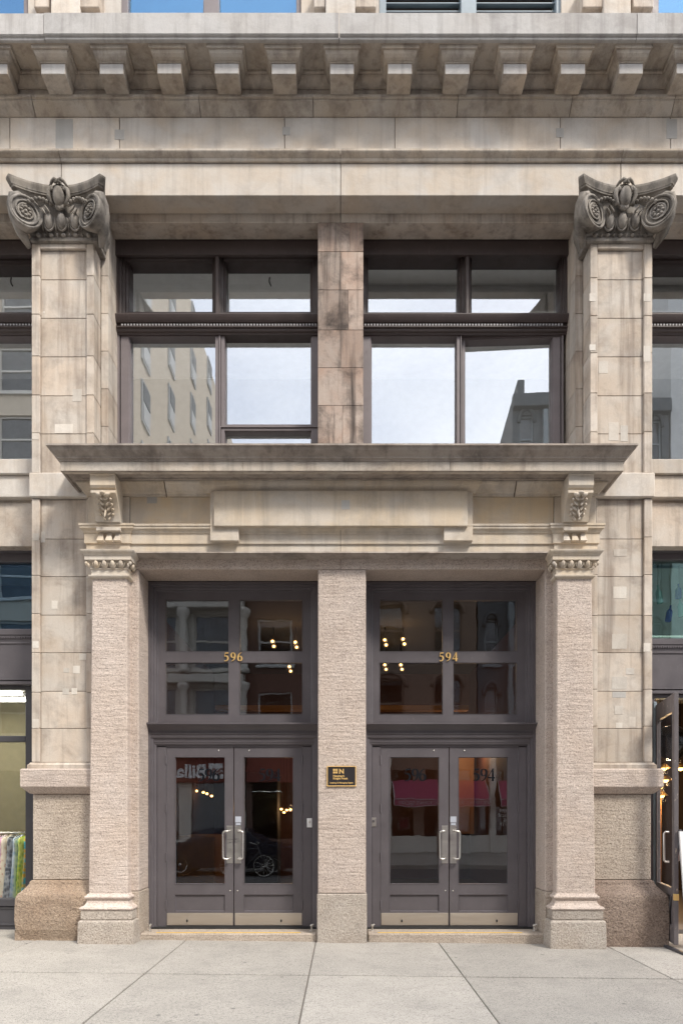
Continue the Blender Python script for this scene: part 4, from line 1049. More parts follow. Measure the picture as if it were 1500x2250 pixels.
# lit spotlights hanging in the lobby
def lob_lights():
    L_ = [(600, 1415, 'upper left transom'), (650, 1417, 'upper left transom'), (637, 1470, 'lower left transom'), (846, 1412, 'upper right transom'), (886, 1410, 'upper right transom'), (846, 1466, 'lower right transom'), (881, 1466, 'lower right transom')]
    names = ['leftmost of the lit twin spotlights behind the left transom', 'rightmost upper lit twin spotlight behind the left transom', 'lit twin spotlight behind the lower right pane of the left transom',
             'leftmost upper lit twin spotlight behind the right transom', 'second upper lit twin spotlight behind the right transom', 'leftmost lower lit twin spotlight behind the right transom', 'second lower lit twin spotlight behind the right transom']
    for (px, py, _), lab in zip(L_, names):
        d = 3.4 if py < 1440 else 4.6
        o = empty('spotlight', lab, 'spotlight', (X(px, d), d, Z(py, d)), group='lobby spotlights')
        tube('stem', [(0, 0.05, 0.0), (0, 0.05, 5.0 - Z(py, d))], 0.01, 'lobbydark', o, 6)
        for dz, dx in ((0.045, -0.01), (-0.045, 0.015)):
            pydata('lamp_head', *lathe_geo([(0.03, 0.09), (0.045, 0.05), (0.045, 0.0), (0.04, 0.002)], 12, Matrix.Translation((dx, -0.01, dz)) @ Matrix.Rotation(R(-90), 4, 'X')), 'lobbydark', o)
            blobs('bulb', [((dx, -0.015, dz), (0.026, 0.018, 0.023))], 'bulb', o, 10, 6)
        li = bpy.data.objects.new('spotlight_lamp', bpy.data.lights.new('spotlight_lamp', 'POINT')); COL.objects.link(li)
        li.data.energy = 0.9; li.data.color = (1.0, 0.62, 0.30); li.data.shadow_soft_size = 0.05; li.parent = o; li.location = (0, -0.12, 0)
lob_lights()

# strings of small lit bulbs deep in the lobby; last one unseen, added to light the panel
for lab, pts in (('string of small lit bulbs seen through the leftmost door leaf', [(388, 1744), (400, 1742), (420, 1747), (432, 1738), (447, 1741), (455, 1744), (465, 1749)]), ('short string of small lit bulbs seen through the second door leaf', [(618, 1778), (624, 1785), (630, 1780), (638, 1779)]), ('unseen string of small lit bulbs added over the orange panel behind the right doors', [(1012, 1652), (1022, 1652), (1032, 1652), (1042, 1652)])):
    yy = 5.5; o = empty('light_string', lab, 'light string', (X(pts[0][0], yy), yy, 3.5))
    tube('cable', [(X(pts[0][0], yy) - X(pts[0][0], yy), 0, 0), (X(pts[-1][0], yy) - X(pts[0][0], yy), 0, 0)], 0.012, 'lobbydark', o, 6)
    for px, py in pts:
        q = (X(px, yy) - X(pts[0][0], yy), 0, Z(py, yy) - 3.5)
        tube('drop_wire', [(q[0], 0, 0), q], 0.004, 'lobbydark', o, 5); blobs('bulb', [(q, (0.03, 0.03, 0.022))], 'bulb', o, 8, 6)
    li = bpy.data.objects.new('string_lamp', bpy.data.lights.new('string_lamp', 'POINT')); COL.objects.link(li)
    li.data.energy = 5; li.data.color = (1.0, 0.60, 0.30); li.data.shadow_soft_size = 0.1; li.parent = o; li.location = (0.2, 0.3, Z(pts[0][1], yy) - 3.5)

# ------------------------------------------------------------------ shop fronts in the side bays
def shopfront(s):
    a, b2 = sorted((s * 4.09, s * 6.9)); d = 0.70
    def zz(p): return Z(p, d)
    zg1, zg0 = (zz(1235), zz(1384)) if s < 0 else (zz(1231), zz(1405))
    S = boxes('shop_front', [(a, b2, d - 0.12, d + 0.2, zz(1216), 5.265), (a, a + 0.08, d - 0.05, d + 0.2, zz(1395), zz(1216) - 0.001), (b2 - 0.08, b2, d - 0.05, d + 0.2, zz(1395), zz(1216) - 0.001)], 'paint_grey', bld, 0.004)
    box('upper_rail', a, b2, d - 0.02, d + 0.2, zg1, zz(1216) - 0.002, 'paint_grey', S, 0.004)
    box('upper_sill', a, b2, d - 0.06, d + 0.2, zg0 - 0.09, zg0, 'paint_grey', S, 0.01)
    box('pane', a, b2, d + 0.05, d + 0.056, zg0, zg1, 'glass_mid' if s < 0 else 'glass_teal', S, 0)
    zf0 = zz(1500) if s < 0 else zz(1520)
    box('fascia', a, b2, d - 0.05, d + 0.2, zf0, zg0 - 0.092, 'paint_grey', S, 0.0)
    dl = [(a + 0.03 + k * 0.034, a + 0.03 + k * 0.034 + 0.018, d - 0.075, d - 0.045, zg0 - 0.135, zg0 - 0.112) for k in range(int((b2 - a - .06) / 0.034))]
    boxes('dentil_course', dl, 'paint_grey', S, 0)['kind'] = 'stuff'
    box('fascia_lip', a, b2, d - 0.10, d + 0.1, zf0 - 0.045, zf0 - 0.002, 'paint_grey', S, 0.006)
    # fascia panel with notched corners
    px0, px1 = a + 0.10, b2 - 0.10; pz0, pz1 = zf0 + 0.03, zg0 - 0.20; n_ = 0.07
    out = [(px0 + n_, pz0), (px1 - n_, pz0), (px1 - n_, pz0 + n_ * .6), (px1, pz0 + n_), (px1, pz1 - n_), (px1 - n_, pz1 - n_ * .6), (px1 - n_, pz1), (px0 + n_, pz1), (px0 + n_, pz1 - n_ * .6), (px0, pz1 - n_), (px0, pz0 + n_), (px0 + n_, pz0 + n_ * .6)]
    tube('panel_moulding', [(x, d - 0.055, z) for x, z in out], 0.010, 'paint_grey', S, 6, True)
    return S, a, b2, d
S, a, b2, d = shopfront(-1)
boxes('window_frame', [(a, b2, d - 0.02, d + 0.1, Z(1515, d), Z(1500, d) - 0.05), (-4.39, a + 0.0 if False else -4.30, d - 0.02, d + 0.1, Z(1986, d), Z(1515, d)), (a, -4.391, d - 0.02, d + 0.1, Z(1630, d), Z(1617, d)), (a, b2, d - 0.06, d + 0.1, Z(1990, d), Z(1974, d)), (-4.29, -4.09, d - 0.05, d + 0.1, 0.05, 3.30)], 'paint_dark', S, 0.004)
box('pane', a, -4.38, d + 0.03, d + 0.036, Z(1974, d), Z(1515, d), 'glass_shop', S, 0)
box('stall_riser', a, b2, d - 0.03, d + 0.1, -0.1, Z(1990, d) - 0.002, 'paint_dark', S, 0.004)
pframe('riser_panel', (a + 0.2, -4.36, 0.10, 0.37), (a + 0.24, -4.40, 0.14, 0.33), [(0, d - 0.03), (0.2, d - 0.045), (1, d - 0.04), (1, d - 0.02), (0, d - 0.02)], 'paint_dark', S)
ls = room('dress_shop', -7.4, -3.45, 0.95, 2.6, 0.12, 4.05, 'olive', 'ceil', 'roomfloor')
lu = room('stock_room', -7.4, -3.45, 0.95, 3.0, 4.2, 5.6, 'shopblue', 'ceil', 'roomfloor')
for k, (y, lab) in enumerate(((1.02, 'front'), (1.6, 'rear'))):
    z = 3.38 + 0.0 * k
    o = empty('fluorescent_light', 'lit fluorescent tube, %s one under the dress shop ceiling' % lab, 'light fixture', (-5.6, y, z), group='shop tubes')
    box('housing', -1.4, 1.05, -0.07, 0.07, 0.04, 0.10, 'paint_white', o, 0.01)
    tube('tube', [(-1.35, 0, 0), (1.0, 0, 0)], 0.02, 'tube', o, 8)
    for x in (-1.2, 0.9): tube('hanger', [(x, 0, 0.1), (x, 0, 0.66)], 0.006, 'rubber', o, 5)
    li = bpy.data.objects.new('tube_lamp', bpy.data.lights.new('tube_lamp', 'AREA')); COL.objects.link(li)
    li.data.energy = 9; li.data.shape = 'RECTANGLE'; li.data.size = 2.3; li.data.size_y = 0.1; li.data.color = (1.0, 0.96, 0.80); li.parent = o; li.location = (-0.2, 0, -0.03)
# dresses on a rail in the window
rail = empty('clothes_rail', 'chrome clothes rail behind the left shop window', 'clothes rail', (0, 0, 0))
tube('bar', [(-6.6, 1.35, 1.37), (-4.25, 1.35, 1.37)], 0.014, 'steel', rail, 8)
for x in (-6.4, -4.32): tube('post', [(x, 1.35, 0.12), (x, 1.35, 1.37)], 0.014, 'steel', rail, 8)
def cloth(name, cols, scale, wave=True):
    t = NT(name); p = t.pos()
    w = t.new('ShaderNodeTexVoronoi'); w.inputs['Scale'].default_value = scale; t.link(p, w.inputs['Vector'])
    c = t.ramp(w.outputs['Distance'], [(0.0, cols[0]), (0.35, cols[1]), (0.7, cols[2])]); c = t.mix(t.ramp(t.noise(p, 14, 4), [(0.4, 0.0), (0.7, 0.5)]), c, cols[1])
    return t.pbr(c, 0.75)
garb = [((0.60, 0.25, 0.50), (0.70, 0.45, 0.62), (0.85, 0.7, 0.8), 'pale lilac print'), ((0.5, 0.05, 0.05), (0.75, 0.66, 0.52), (0.8, 0.72, 0.6), 'cream and red spotted'), ((0.02, 0.02, 0.03), (0.10, 0.11, 0.14), (0.45, 0.47, 0.50), 'black and grey print'),
        ((0.22, 0.40, 0.62), (0.45, 0.60, 0.75), (0.7, 0.78, 0.85), 'pale blue'), ((0.02, 0.42, 0.10), (0.55, 0.70, 0.05), (0.85, 0.9, 0.2), 'green and yellow'), ((0.9, 0.30, 0.02), (0.75, 0.50, 0.04), (0.02, 0.5, 0.6), 'orange, ochre and turquoise')]
for k, (c0, c1, c2, nm) in enumerate(garb + garb[:3]):
    if k > 5: nm = ('rose print', 'brick red', 'grey striped')[k - 6]; c0, c1, c2 = ((0.5, 0.2, 0.3), (0.6, 0.3, 0.4), (0.7, 0.5, 0.55)) if k == 6 else ((0.4, 0.1, 0.06), (0.5, 0.15, 0.1), (0.5, 0.3, 0.2)) if k == 7 else ((0.2, 0.2, 0.2), (0.3, 0.3, 0.3), (0.4, 0.4, 0.4))
    M['cloth%d' % k] = cloth('fabric_' + nm.replace(' ', '_'), (c0, c1, c2), 16)
    x = -4.93 + 0.082 * k if k < 6 else -4.93 - 0.10 * (k - 5)
    o = empty('dress', nm + ' dress hanging in the left shop window', 'dress', (x - 0.12, 1.35, 1.37), group='dresses on the rail')
    vs_, fs_ = [], []; n = 18
    for i in range(12):
        t = i / 11; z = -0.06 - 0.92 * t; rx = 0.035 + 0.035 * t; ry = (0.15 if t < 0.15 else 0.13) + 0.10 * t
        for j in range(n):
            q = 2 * math.pi * j / n; w_ = 1 + 0.22 * t * math.sin(q * 6 + k)
            vs_.append((rx * w_ * math.cos(q), ry * w_ * math.sin(q), z + 0.03 * math.sin(q) * (1 - t)))
    for i in range(11):
        for j in range(n): fs_.append((i * n + j, i * n + (j + 1) % n, (i + 1) * n + (j + 1) % n, (i + 1) * n + j))
    fs_.append(tuple(range(n)))
    pydata('cloth', vs_, fs_, 'cloth%d' % k, o, smooth=True)
    tube('hanger', [(0, 0.14, -0.07), (0, 0, -0.03), (0, -0.14, -0.07)], 0.006, 'steel', o, 5)
    tube('hook', [(0, 0, -0.03), (0, 0, 0.0), (0, 0.02, 0.018), (0, 0.0, 0.026)], 0.004, 'steel', o, 5)

# right shop: open doorway, its leaf swung out, dark room with lamps
S, a, b2, d = shopfront(1)
boxes('door_frame', [(4.09, 4.33, d - 0.05, d + 0.12, -0.1, 3.38), (4.33, 5.75, d - 0.05, d + 0.12, Z(1535, d), Z(1520, d) - 0.05), (5.75, 6.9, d - 0.02, d + 0.12, -0.1, 3.3)], 'paint_grey', S, 0.004)
box('frame_edge', 4.30, 4.345, d - 0.075, d - 0.03, -0.05, 3.2, 'paint_blue', S, 0.006)
rs = room('lamp_shop', 3.45, 7.4, 0.95, 6.0, 0.0, 4.05, 'shopdark', 'ceil', 'lobbyfloor')
ru = room('display_room', 3.45, 7.4, 0.95, 2.6, 4.2, 5.6, 'shopblue', 'ceil', 'roomfloor')
box('white_screen', 4.7, 6.8, 1.9, 1.95, 4.25, 5.5, 'ceil', ru, 0)
lf = boxes('shop_door', [(0, 0.10, -0.025, 0.025, 0.03, 3.15), (0.95, 1.06, -0.025, 0.025, 0.03, 3.15), (0.10, 0.95, -0.025, 0.025, 2.93, 3.15), (0.10, 0.95, -0.025, 0.025, 0.62, 0.72), (0.10, 0.95, -0.025, 0.025, 0.03, 0.25), (0.10, 0.95, -0.008, 0.008, 0.25, 0.62)], 'paint_worn', bld, 0.003)
lf.location = (4.36, 0.66, 0.0); lf.rotation_euler = (0, 0, math.atan2(-0.36 - 0.66, 4.125 - 4.36)); lf['label'] = 'chipped grey shop door standing open'
box('glass_pane', 0.10, 0.95, -0.004, 0.004, 0.72, 2.93, 'glass_leaf', lf, 0)
for e in (-1, 1):
    tube('handle', [(0.80, e * 0.025, 1.42), (0.80, e * 0.07, 1.42), (0.80, e * 0.085, 1.40), (0.80, e * 0.085, 1.06), (0.80, e * 0.07, 1.04), (0.80, e * 0.025, 1.04)], 0.014, 'steel', lf, 8)
box('lock', 1.02, 1.066, -0.03, 0.03, 0.58, 0.66, 'brass', lf, 0.003)
# hanging glass bottles in the upper window
def bottle(px, py, h, tilt, mat, lab):
    dd = 1.15; o = empty('glass_bottle', lab, 'bottle', (X(px, dd), dd, Z(py, dd)), group='bottles hung in the upper window')
    r = 0.044
    pydata('bottle_body', *lathe_geo([(r * .9, 0), (r, 0.01), (r, h * .6), (r * .8, h * .68), (0.014, h * .8), (0.012, h * .97), (0.015, h)], 14, Matrix.Rotation(R(tilt), 4, 'Y')), mat, o, smooth=True)
    top = Matrix.Rotation(R(tilt), 4, 'Y') @ Vector((0, 0, h)); tube('cord', [top, (top.x, 0, 5.6 - Z(py, dd))], 0.0015, 'rubber', o, 5)
M['bottle_green'] = simple('green_glass', (0.38, 0.60, 0.55), 0.1, 5); M['bottle_blue'] = simple('cobalt_glass', (0.03, 0.06, 0.33), 0.1, 5)
bottle(1449, 1326, 0.27, -8, 'bottle_green', 'pale green glass bottle hanging nearest the right pier')
bottle(1466, 1366, 0.24, 10, 'bottle_blue', 'cobalt blue glass bottle hanging in the right upper shop window')
bottle(1496, 1355, 0.26, -6, 'bottle_green', 'pale green glass bottle hanging at the right edge of the picture')
bottle(1489, 1316, 0.22, 0, 'bottle_blue', 'cobalt blue glass bottle hanging above the others at the right edge')
# pendant lamps deep in the shop
for px, py, dd, lab in ((1458, 1690, 3.4, 'lit pendant lamp seen through the open shop door'), (1461, 1716, 2.6, 'lit pendant lamp with a wide shade just below another in the lamp shop'), (1453, 1750, 4.2, 'lit pendant lamp lowest behind the open shop door'), (1494, 1690, 3.0, 'lit pendant lamp right of the open shop door'), (1449, 1730, 2.2, 'lit pendant lamp nearest the right pedestal cap')):
    o = empty('pendant_lamp', lab, 'pendant lamp', (X(px, dd), dd, Z(py, dd)), group='lamps in the right shop')
    pydata('lamp_shade', *lathe_geo([(0.02, 0.10), (0.05, 0.08), (0.11, 0.02), (0.115, 0.015), (0.02, 0.095)], 16), 'brass', o, smooth=True)
    blobs('bulb', [((0, 0, 0.02), (0.05, 0.05, 0.05))], 'bulb', o, 10, 6)
    tube('cord', [(0, 0, 0.1), (0, 0, 4.05 - Z(py, dd))], 0.005, 'rubber', o, 5)
    li = bpy.data.objects.new('pendant_light', bpy.data.lights.new('pendant_light', 'POINT')); COL.objects.link(li)
    li.data.energy = 12; li.data.color = (1.0, 0.65, 0.32); li.data.shadow_soft_size = 0.05; li.parent = o; li.location = (0, 0, -0.05)
gb = empty('glass_globe', 'large dark glass globe hanging inside the right shop door', 'globe lamp', (X(1474, 1.6), 1.6, Z(1632, 1.6)))
blobs('globe', [((0, 0, 0), (0.27, 0.27, 0.27))], 'glass_far', gb, 20, 14); tube('cord', [(0, 0, 0.27), (0, 0, 4.05 - Z(1632, 1.6))], 0.006, 'rubber', gb, 5)
# dark shelves with wares at the back of that shop
sh = empty('display_shelf', 'dark shelf unit with glinting wares inside the right shop', 'shelf', (4.55, 4.6, 0.0))
for k in range(6): box('shelf_board', 0, 1.6, -0.2, 0.2, 0.3 + 0.42 * k, 0.33 + 0.42 * k, 'wood', sh, 0.004)
for x in (0, 1.6): box('upright', x - 0.02, x + 0.02, -0.2, 0.2, 0, 2.6, 'wood', sh, 0.004)
wr = []
for k in range(5):
    for j in range(8): wr.append(((0.1 + 0.2 * j + random.uniform(-.04, .04), -0.1, 0.42 + 0.42 * k), (0.05, 0.05, random.uniform(0.05, 0.12))))
o = blobs('wares', wr, 'brass', sh, 8, 6); o['kind'] = 'stuff'

# easel sign outside the right shop
es = empty('easel_sign', 'black easel sign with white-framed crimson poster outside the right shop', 'sign', (4.49, -0.62, -0.045), 0.0)
M['crimson'] = simple('crimson_print', (0.42, 0.02, 0.10), 0.5)
tilt = math.tan(R(8))
def lean(geo): vs_, fs_ = geo; return [(x, y + z * tilt, z) for x, y, z in vs_], fs_
for x in (-0.34, 0.34): pydata('front_leg', *lean(cbox(x - 0.018, x + 0.018, -0.02, 0.02, 0, 1.5, 0.003)), 'paint_dark', es)
for x in (-0.34, 0.34): tube('rear_leg', [(x, 0.20, 1.45), (x, 0.62, 0.02)], 0.015, 'paint_dark', es, 6)
box('foot_bar', -0.42, -0.37, -0.25, 0.62, 0.0, 0.035, 'paint_dark', es, 0.004)
pydata('sign_frame', *lean(pframe_geo((-0.36, 0.36, 0.62, 1.48), (-0.29, 0.29, 0.69, 1.41), [(0, 0.0), (0, -0.03), (1, -0.03), (1, 0.0)])), 'white', es)
pydata('poster', *lean(cbox(-0.30, 0.30, -0.012, -0.002, 0.68, 1.42, 0)), 'crimson', es)

# ------------------------------------------------------------------ the far side of the street (seen in the glass)
YF = -20.0
M['far_beige'] = simple('far_beige_brick', (0.50, 0.43, 0.34), 0.9, 3, 0.08)
M['far_white'] = simple('far_cast_iron', (0.52, 0.50, 0.46), 0.7, 3, 0.1)
M['far_brick'] = simple('far_dark_brick', (0.10, 0.060, 0.048), 0.9, 12, 0.25)
M['far_brown'] = simple('far_brownstone', (0.16, 0.115, 0.09), 0.9, 4, 0.2)
M['far_dark'] = simple('far_slate_blue', (0.045, 0.055, 0.065), 0.6, 3, 0.2)
M['far_slate'] = simple('far_grey_trim', (0.17, 0.20, 0.22), 0.6, 3, 0.2)
M['far_pale'] = simple('far_pale_stone', (0.46, 0.47, 0.47), 0.85, 3, 0.1)
M['awning'] = simple('crimson_awning', (0.26, 0.03, 0.085), 0.8, 6, 0.1)
M['far_room'] = simple('far_room_dark', (0.03, 0.028, 0.027), 0.9)
M['far_red'] = simple('far_shop_red', (0.16, 0.035, 0.025), 0.7)

def far_building(x0, x1, h, mat, label, rows, cols, ww, wh, z_first, fh, arched=False, yb=-45.0, yf=YF, frame='far_white', name='far_building', ground=True):
    B = empty(name, label, 'building', ((x0 + x1) / 2, yf, -0.02)); ox = (x0 + x1) / 2
    holes = []
    cw = (x1 - x0) / cols
    for r_ in range(rows):
        for c in range(cols):
            xc = -(x1 - x0) / 2 + cw * (c + 0.5); z = z_first + fh * r_
            holes.append((xc - ww / 2, xc + ww / 2, z, z + wh))
    if ground:
        for c in range(cols):
            xc = -(x1 - x0) / 2 + cw * (c + 0.5); holes.append((xc - cw * 0.40, xc + cw * 0.40, 0.6, 3.6))
    vs_, fs_ = wall_holes('w', -(x1 - x0) / 2, (x1 - x0) / 2, 0, h, 0.0, -0.25, holes, mat, None)
    bx_ = [((-(x1 - x0) / 2, 0, 0), (-(x1 - x0) / 2, 0, h), (-(x1 - x0) / 2, yb - yf, h), (-(x1 - x0) / 2, yb - yf, 0)), (((x1 - x0) / 2, 0, 0), ((x1 - x0) / 2, 0, h), ((x1 - x0) / 2, yb - yf, h), ((x1 - x0) / 2, yb - yf, 0)),
           ((-(x1 - x0) / 2, 0, h), ((x1 - x0) / 2, 0, h), ((x1 - x0) / 2, yb - yf, h), (-(x1 - x0) / 2, yb - yf, h))]
    for q in bx_:
        k = len(vs_); vs_ += list(q); fs_.append((k, k + 1, k + 2, k + 3))
    pydata('wall', vs_, fs_, mat, B)
    box('dark_interior', -(x1 - x0) / 2 + 0.05, (x1 - x0) / 2 - 0.05, -0.9, -0.8, 0.1, h - 0.3, 'far_room', B, 0)
    box('roof_cornice', -(x1 - x0) / 2, (x1 - x0) / 2, -0.1, 0.35, h - 0.5, h + 0.1, mat, B, 0.03)
    for k, (a_, b_, c_, e_) in enumerate(holes):
        if k < rows * cols:
            w_ = pframe('window', (a_, b_, c_, e_), (a_ + 0.08, b_ - 0.08, c_ + 0.08, e_ - 0.08), [(0, -0.12), (1, -0.12), (1, -0.2), (0, -0.2)], frame, B)
            box('sash_bar', a_ + 0.08, b_ - 0.08, -0.2, -0.13, (c_ + e_) / 2 - 0.04, (c_ + e_) / 2 + 0.04, frame, w_, 0)
            box('sill', a_ - 0.1, b_ + 0.1, -0.05, 0.12, c_ - 0.14, c_, frame, w_, 0)
            if arched:
                pts = [((a_ + b_) / 2 + (b_ - a_) / 2 * 1.12 * math.cos(q), 0.02, e_ - 0.35 + 0.62 * math.sin(q)) for q in [math.pi * i / 12 for i in range(13)]]
                tube('arch_hood', pts, 0.09, mat, w_, 6)
        g_ = box('pane', a_ + 0.02, b_ - 0.02, -0.19, -0.18, c_ + 0.02, e_ - 0.02, 'glass_far', B, 0)
    return B, holes
# tall beige building whose side wall shows in the upper left window
bA, _ = far_building(-26, -9.5, 34, 'far_beige', 'tall beige building across the street, leftmost behind the camera', 9, 5, 1.6, 2.0, 5.2, 3.05, yb=-56)
for j, y in enumerate((-22.6, -27.6, -33.2, -38.6, -44.0)):
    for r_ in range(9):
        z = 8.5 + 2.95 * r_ - 0.0
        w_ = boxes('side_window', [(8.25, 8.33, y - YF - 0.68, y - YF + 0.68, z, z + 2.0)], 'far_pale', bA, 0)
        box('side_pane', 8.34, 8.36, y - YF - 0.55, y - YF + 0.55, z + 0.12, z + 0.95, 'far_pale', w_, 0)
        box('side_pane_lower', 8.34, 8.365, y - YF - 0.55, y - YF + 0.55, z + 1.02, z + 1.88, 'far_dark', w_, 0)
bB, hB = far_building(-9.45, -4.2, 17.2, 'far_white', 'grey cast-iron fronted building across the street', 4, 2, 1.9, 2.4, 4.8, 3.2, frame='far_white')
for x in (-2.55, 0.0, 2.55):
    for k in range(4):
        pydata('column', *lathe_geo([(0.26, 0), (0.26, 0.15), (0.19, 0.22), (0.17, 2.3), (0.2, 2.4), (0.3, 2.6), (0.3, 2.75)], 12, Matrix.Translation((x, 0.25, 4.6 + 3.2 * k))), 'far_white', bB, smooth=True)
for k in range(5): box('string_course', -2.6, 2.6, -0.02, 0.5, 4.15 + 3.2 * k, 4.5 + 3.2 * k, 'far_white', bB, 0.03)
bC, _ = far_building(-4.15, 0.8, 16.9, 'far_brick', 'dark brick building across the street', 4, 2, 1.5, 2.0, 5.0, 3.2, frame='far_pale')
bD, _ = far_building(0.85, 5.85, 17.0, 'far_brown', 'brownstone building with arched windows across the street', 4, 2, 1.25, 2.2, 5.4, 3.2, True, frame='far_brown')
bE, _ = far_building(5.9, 14.5, 19.9, 'far_dark', 'dark slate-coloured stepped building across the street', 5, 7, 0.62, 2.0, 5.2, 3.0, True, frame='far_slate')
box('roof_house', -1.9, 3.5, -12.0, -0.8, 19.9, 21.6, 'far_dark', bE, 0.05)
box('chimney', -4.0, -3.7, -1.5, -0.3, 19.9, 21.0, 'far_dark', bE, 0.03)
for x in (-2.9, -0.5, 1.9): box('pilaster_strip', x - 0.1, x + 0.1, 0.0, 0.25, 4.5, 19.3, 'far_slate', bE, 0.02)
bF, _ = far_building(14.6, 30, 27.5, 'far_pale', 'pale stone building across the street, rightmost behind the camera', 7, 5, 1.5, 2.1, 5.2, 3.1, frame='far_dark')
# shop fronts over there: red surround and script sign, crimson awnings
box('shop_fascia', -2.45, 2.45, 0.02, 0.22, 3.05, 4.3, 'far_red', bC, 0.02)
box('shop_fascia', -2.6, 2.6, 0.02, 0.22, 3.05, 4.3, 'far_red', bB, 0.02)
gx = -5.55
sg = empty('shop_sign', 'white wave emblem and lettering on the red shop fascia across the street', 'sign', (-5.9, YF + 0.25, 3.22))
pydata('lettering', *facing_us(text_geo('Billabong', 0.78, 0.02, 'LEFT', 0.02), 0.05, 0, 0.02), 'white', sg)
pydata('emblem_plate', *cbox(0.15, 0.78, 0, 0.03, -0.02, 0.60, 0), 'white', sg)
wv = []
for z in (0.19, 0.33): wv.append(tube_geo([(0.78 - 0.63 * t / 20, 0.035, z + 0.07 * math.sin(t / 20 * 4 * math.pi)) for t in range(21)], 0.035, 6))
pydata('wave', *merge(wv), 'far_red', sg)
def awning(x0, x1, lab, txt=None):
    A = empty('awning', lab, 'awning', ((x0 + x1) / 2, YF + 0.02, 2.0), group='awnings across the street'); w = (x1 - x0) / 2
    pydata('canopy', [(-w, 0.0, 1.15), (w, 0.0, 1.15), (w, 0.85, 0.28), (-w, 0.85, 0.28), (-w, 0.0, 1.13), (w, 0.0, 1.13), (w, 0.83, 0.26), (-w, 0.83, 0.26)], [(0, 1, 2, 3), (4, 7, 6, 5), (0, 3, 7, 4), (1, 5, 6, 2), (0, 4, 5, 1), (3, 2, 6, 7)], 'awning', A)
    box('valance', -w, w, 0.83, 0.85, 0.0, 0.28, 'awning', A, 0)
    for x in (-w, w): tube('edge_piping', [(x, 0.0, 1.15), (x, 0.86, 0.29), (x, 0.86, 0.0)], 0.018, 'far_pale', A, 5)
    tube('edge_piping', [(-w, 0.86, 0.29), (w, 0.86, 0.29)], 0.014, 'far_pale', A, 5); tube('edge_piping', [(-w, 0.86, 0.0), (w, 0.86, 0.0)], 0.014, 'far_pale', A, 5)
    if txt: pydata('lettering', *facing_us(text_geo(txt, 0.2, 0.004), 0, 0.856, 0.07), 'far_pale', A)
awning(2.2, 4.35, 'crimson awning over the first shop window opposite', "VICTORIA'S SECRET")
awning(4.5, 6.25, 'crimson awning over the second shop window opposite', "VICTORIA'S SECRET")
awning(6.75, 8.6, 'crimson awning over the third shop window opposite')
for x in (2.0, 4.42, 6.5): box('shop_column', x - bD.location.x - 0.13, x - bD.location.x + 0.13, 0.0, 0.3, 0, 4.6, 'far_white', bD, 0.02)
box('shop_bulkhead', -2.2, 6.0, 0.0, 0.22, 0, 0.75, 'far_white', bD, 0.02)
ns = empty('window_lettering', 'white handwritten lettering in the shop window across the street', 'sign', (7.1, YF + 0.1, 1.0))
for k, tx in enumerate(('COME', 'INVADE', 'ME', 'GO IT')): pydata('lettering', *facing_us(text_geo(tx, 0.20, 0.006, 'CENTER', 0.004), 0, 0, 0.75 - 0.2 * k), 'white', ns)

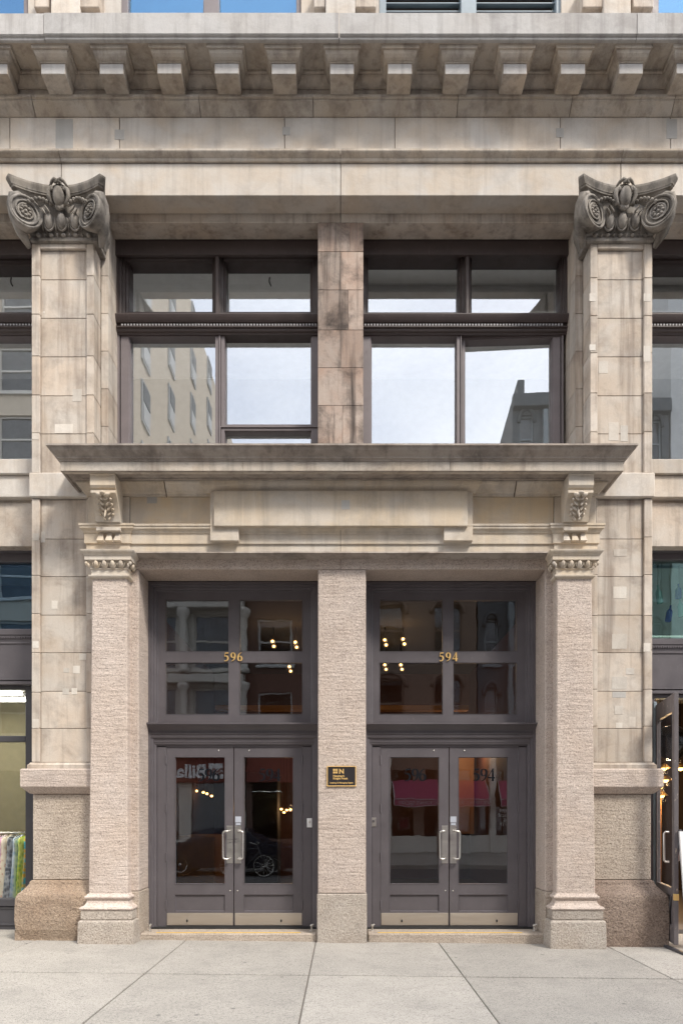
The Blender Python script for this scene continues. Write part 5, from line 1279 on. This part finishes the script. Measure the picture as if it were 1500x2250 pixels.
# parked car and bicycle, seen in the door glass
def car():
    c = empty('parked_car', 'dark blue sedan parked at the far kerb, seen in the left doors', 'car', (-3.4, -11.2, -0.17))
    M['car_paint'] = NT('dark_blue_car_paint').pbr((0.012, 0.016, 0.03), 0.22, 0.0)
    side = [(-2.25, 0.45), (-2.2, 0.75), (-2.0, 0.92), (-1.25, 1.0), (-0.75, 1.38), (0.0, 1.45), (0.55, 1.40), (1.15, 0.98), (1.9, 0.86), (2.2, 0.70), (2.28, 0.45), (2.2, 0.25), (-2.15, 0.25)]
    vs_, fs_ = [], []; n = len(side)
    for y, q in ((-0.88, 0), (-0.80, 1), (0.80, 1), (0.88, 0)):
        for x, z in side:
            inset = 0.16 if z > 1.05 else 0.0
            vs_.append((x * (0.985 if not q else 1), y * (1 - inset / 0.9 * (1.0 if not q else 0.95)), z - (0.03 if not q and z > 0.6 else 0)))
    for i in range(3):
        for j in range(n): fs_.append((i * n + j, i * n + (j + 1) % n, (i + 1) * n + (j + 1) % n, (i + 1) * n + j))
    fs_ += [tuple(range(n)), tuple(3 * n + j for j in range(n))]
    pydata('body', vs_, fs_, 'car_paint', c)
    for e in (-1, 1):
        for pts in ([(-1.1, 1.02), (-0.72, 1.31), (-0.1, 1.36), (-0.1, 1.02)], [(0.0, 1.02), (0.0, 1.36), (0.5, 1.32), (1.0, 1.02)]):
            pydata('side_window', [(x, e * 0.745, z) for x, z in pts] + [(x, e * 0.70, z) for x, z in pts], [(0, 1, 2, 3), (7, 6, 5, 4), (0, 4, 5, 1), (1, 5, 6, 2), (2, 6, 7, 3), (3, 7, 4, 0)], 'glass_far', c)
        for x in (-1.35, 1.4):
            w_ = pydata('wheel', *lathe_geo([(0.2, 0), (0.31, 0.0), (0.33, 0.05), (0.33, 0.17), (0.31, 0.21), (0.2, 0.21)], 20, axis_to((x, e * 0.68, 0.33), (0, e, 0))), 'rubber', c, smooth=True)
            pydata('rim', *lathe_geo([(0.21, 0.0), (0.21, 0.215), (0.17, 0.19), (0.06, 0.20), (0.03, 0.225)], 10, axis_to((x, e * 0.68, 0.33), (0, e, 0))), 'steel', w_)
        blobs('headlight', [((2.12, e * 0.62, 0.72), (0.14, 0.16, 0.07))], 'white', c, 10, 6)
        M.setdefault('tail', simple('tail_red', (0.4, 0.02, 0.02), 0.3)); blobs('tail_light', [((-2.17, e * 0.66, 0.80), (0.08, 0.14, 0.07))], 'tail', c, 10, 6)
car()
def bike():
    b = empty('bicycle', 'black bicycle standing by the parked car, seen in the left doors', 'bicycle', (-2.75, -10.05, -0.17), R(14))
    for x in (-0.52, 0.52):
        w_ = tube('wheel', [(x + 0.33 * math.cos(a), 0, 0.34 + 0.33 * math.sin(a)) for a in [2 * math.pi * i / 28 for i in range(28)]], 0.018, 'rubber', b, 7, True)
        sp = [tube_geo([(x, 0, 0.34), (x + 0.32 * math.cos(a), 0, 0.34 + 0.32 * math.sin(a))], 0.004, 4) for a in [2 * math.pi * i / 16 for i in range(16)]]
        sp.append(tube_geo([(x + 0.305 * math.cos(a), 0, 0.34 + 0.305 * math.sin(a)) for a in [2 * math.pi * i / 28 for i in range(28)]], 0.012, 6, True))
        pydata('rim', *merge(sp), 'steel', w_)
    fr = [((-0.52, 0, 0.34), (-0.05, 0, 0.30)), ((-0.05, 0, 0.30), (-0.20, 0, 0.82)), ((-0.20, 0, 0.78), (0.36, 0, 0.82)), ((-0.05, 0, 0.30), (0.38, 0, 0.74)), ((-0.52, 0, 0.34), (-0.19, 0, 0.76)), ((0.34, 0, 0.92), (0.52, 0, 0.34))]
    pydata('frame', *merge([tube_geo(f, 0.018, 8) for f in fr]), 'paint_dark', b, smooth=True)
    tube('handlebar', [(0.20, -0.28, 1.02), (0.30, -0.26, 1.0), (0.34, -0.1, 0.97), (0.34, 0.1, 0.97), (0.30, 0.26, 1.0), (0.20, 0.28, 1.02)], 0.013, 'steel', b)
    blobs('saddle', [((-0.24, 0, 0.90), (0.14, 0.07, 0.035))], 'rubber', b)
    tube('crank', [(-0.05, -0.09, 0.30), (-0.05, 0.09, 0.30)], 0.02, 'steel', b); boxes('pedal', [(-0.02, 0.10, 0.09, 0.13, 0.14, 0.16), (-0.18, -0.06, -0.13, -0.09, 0.44, 0.46)], 'rubber', b, 0.003)
bike()
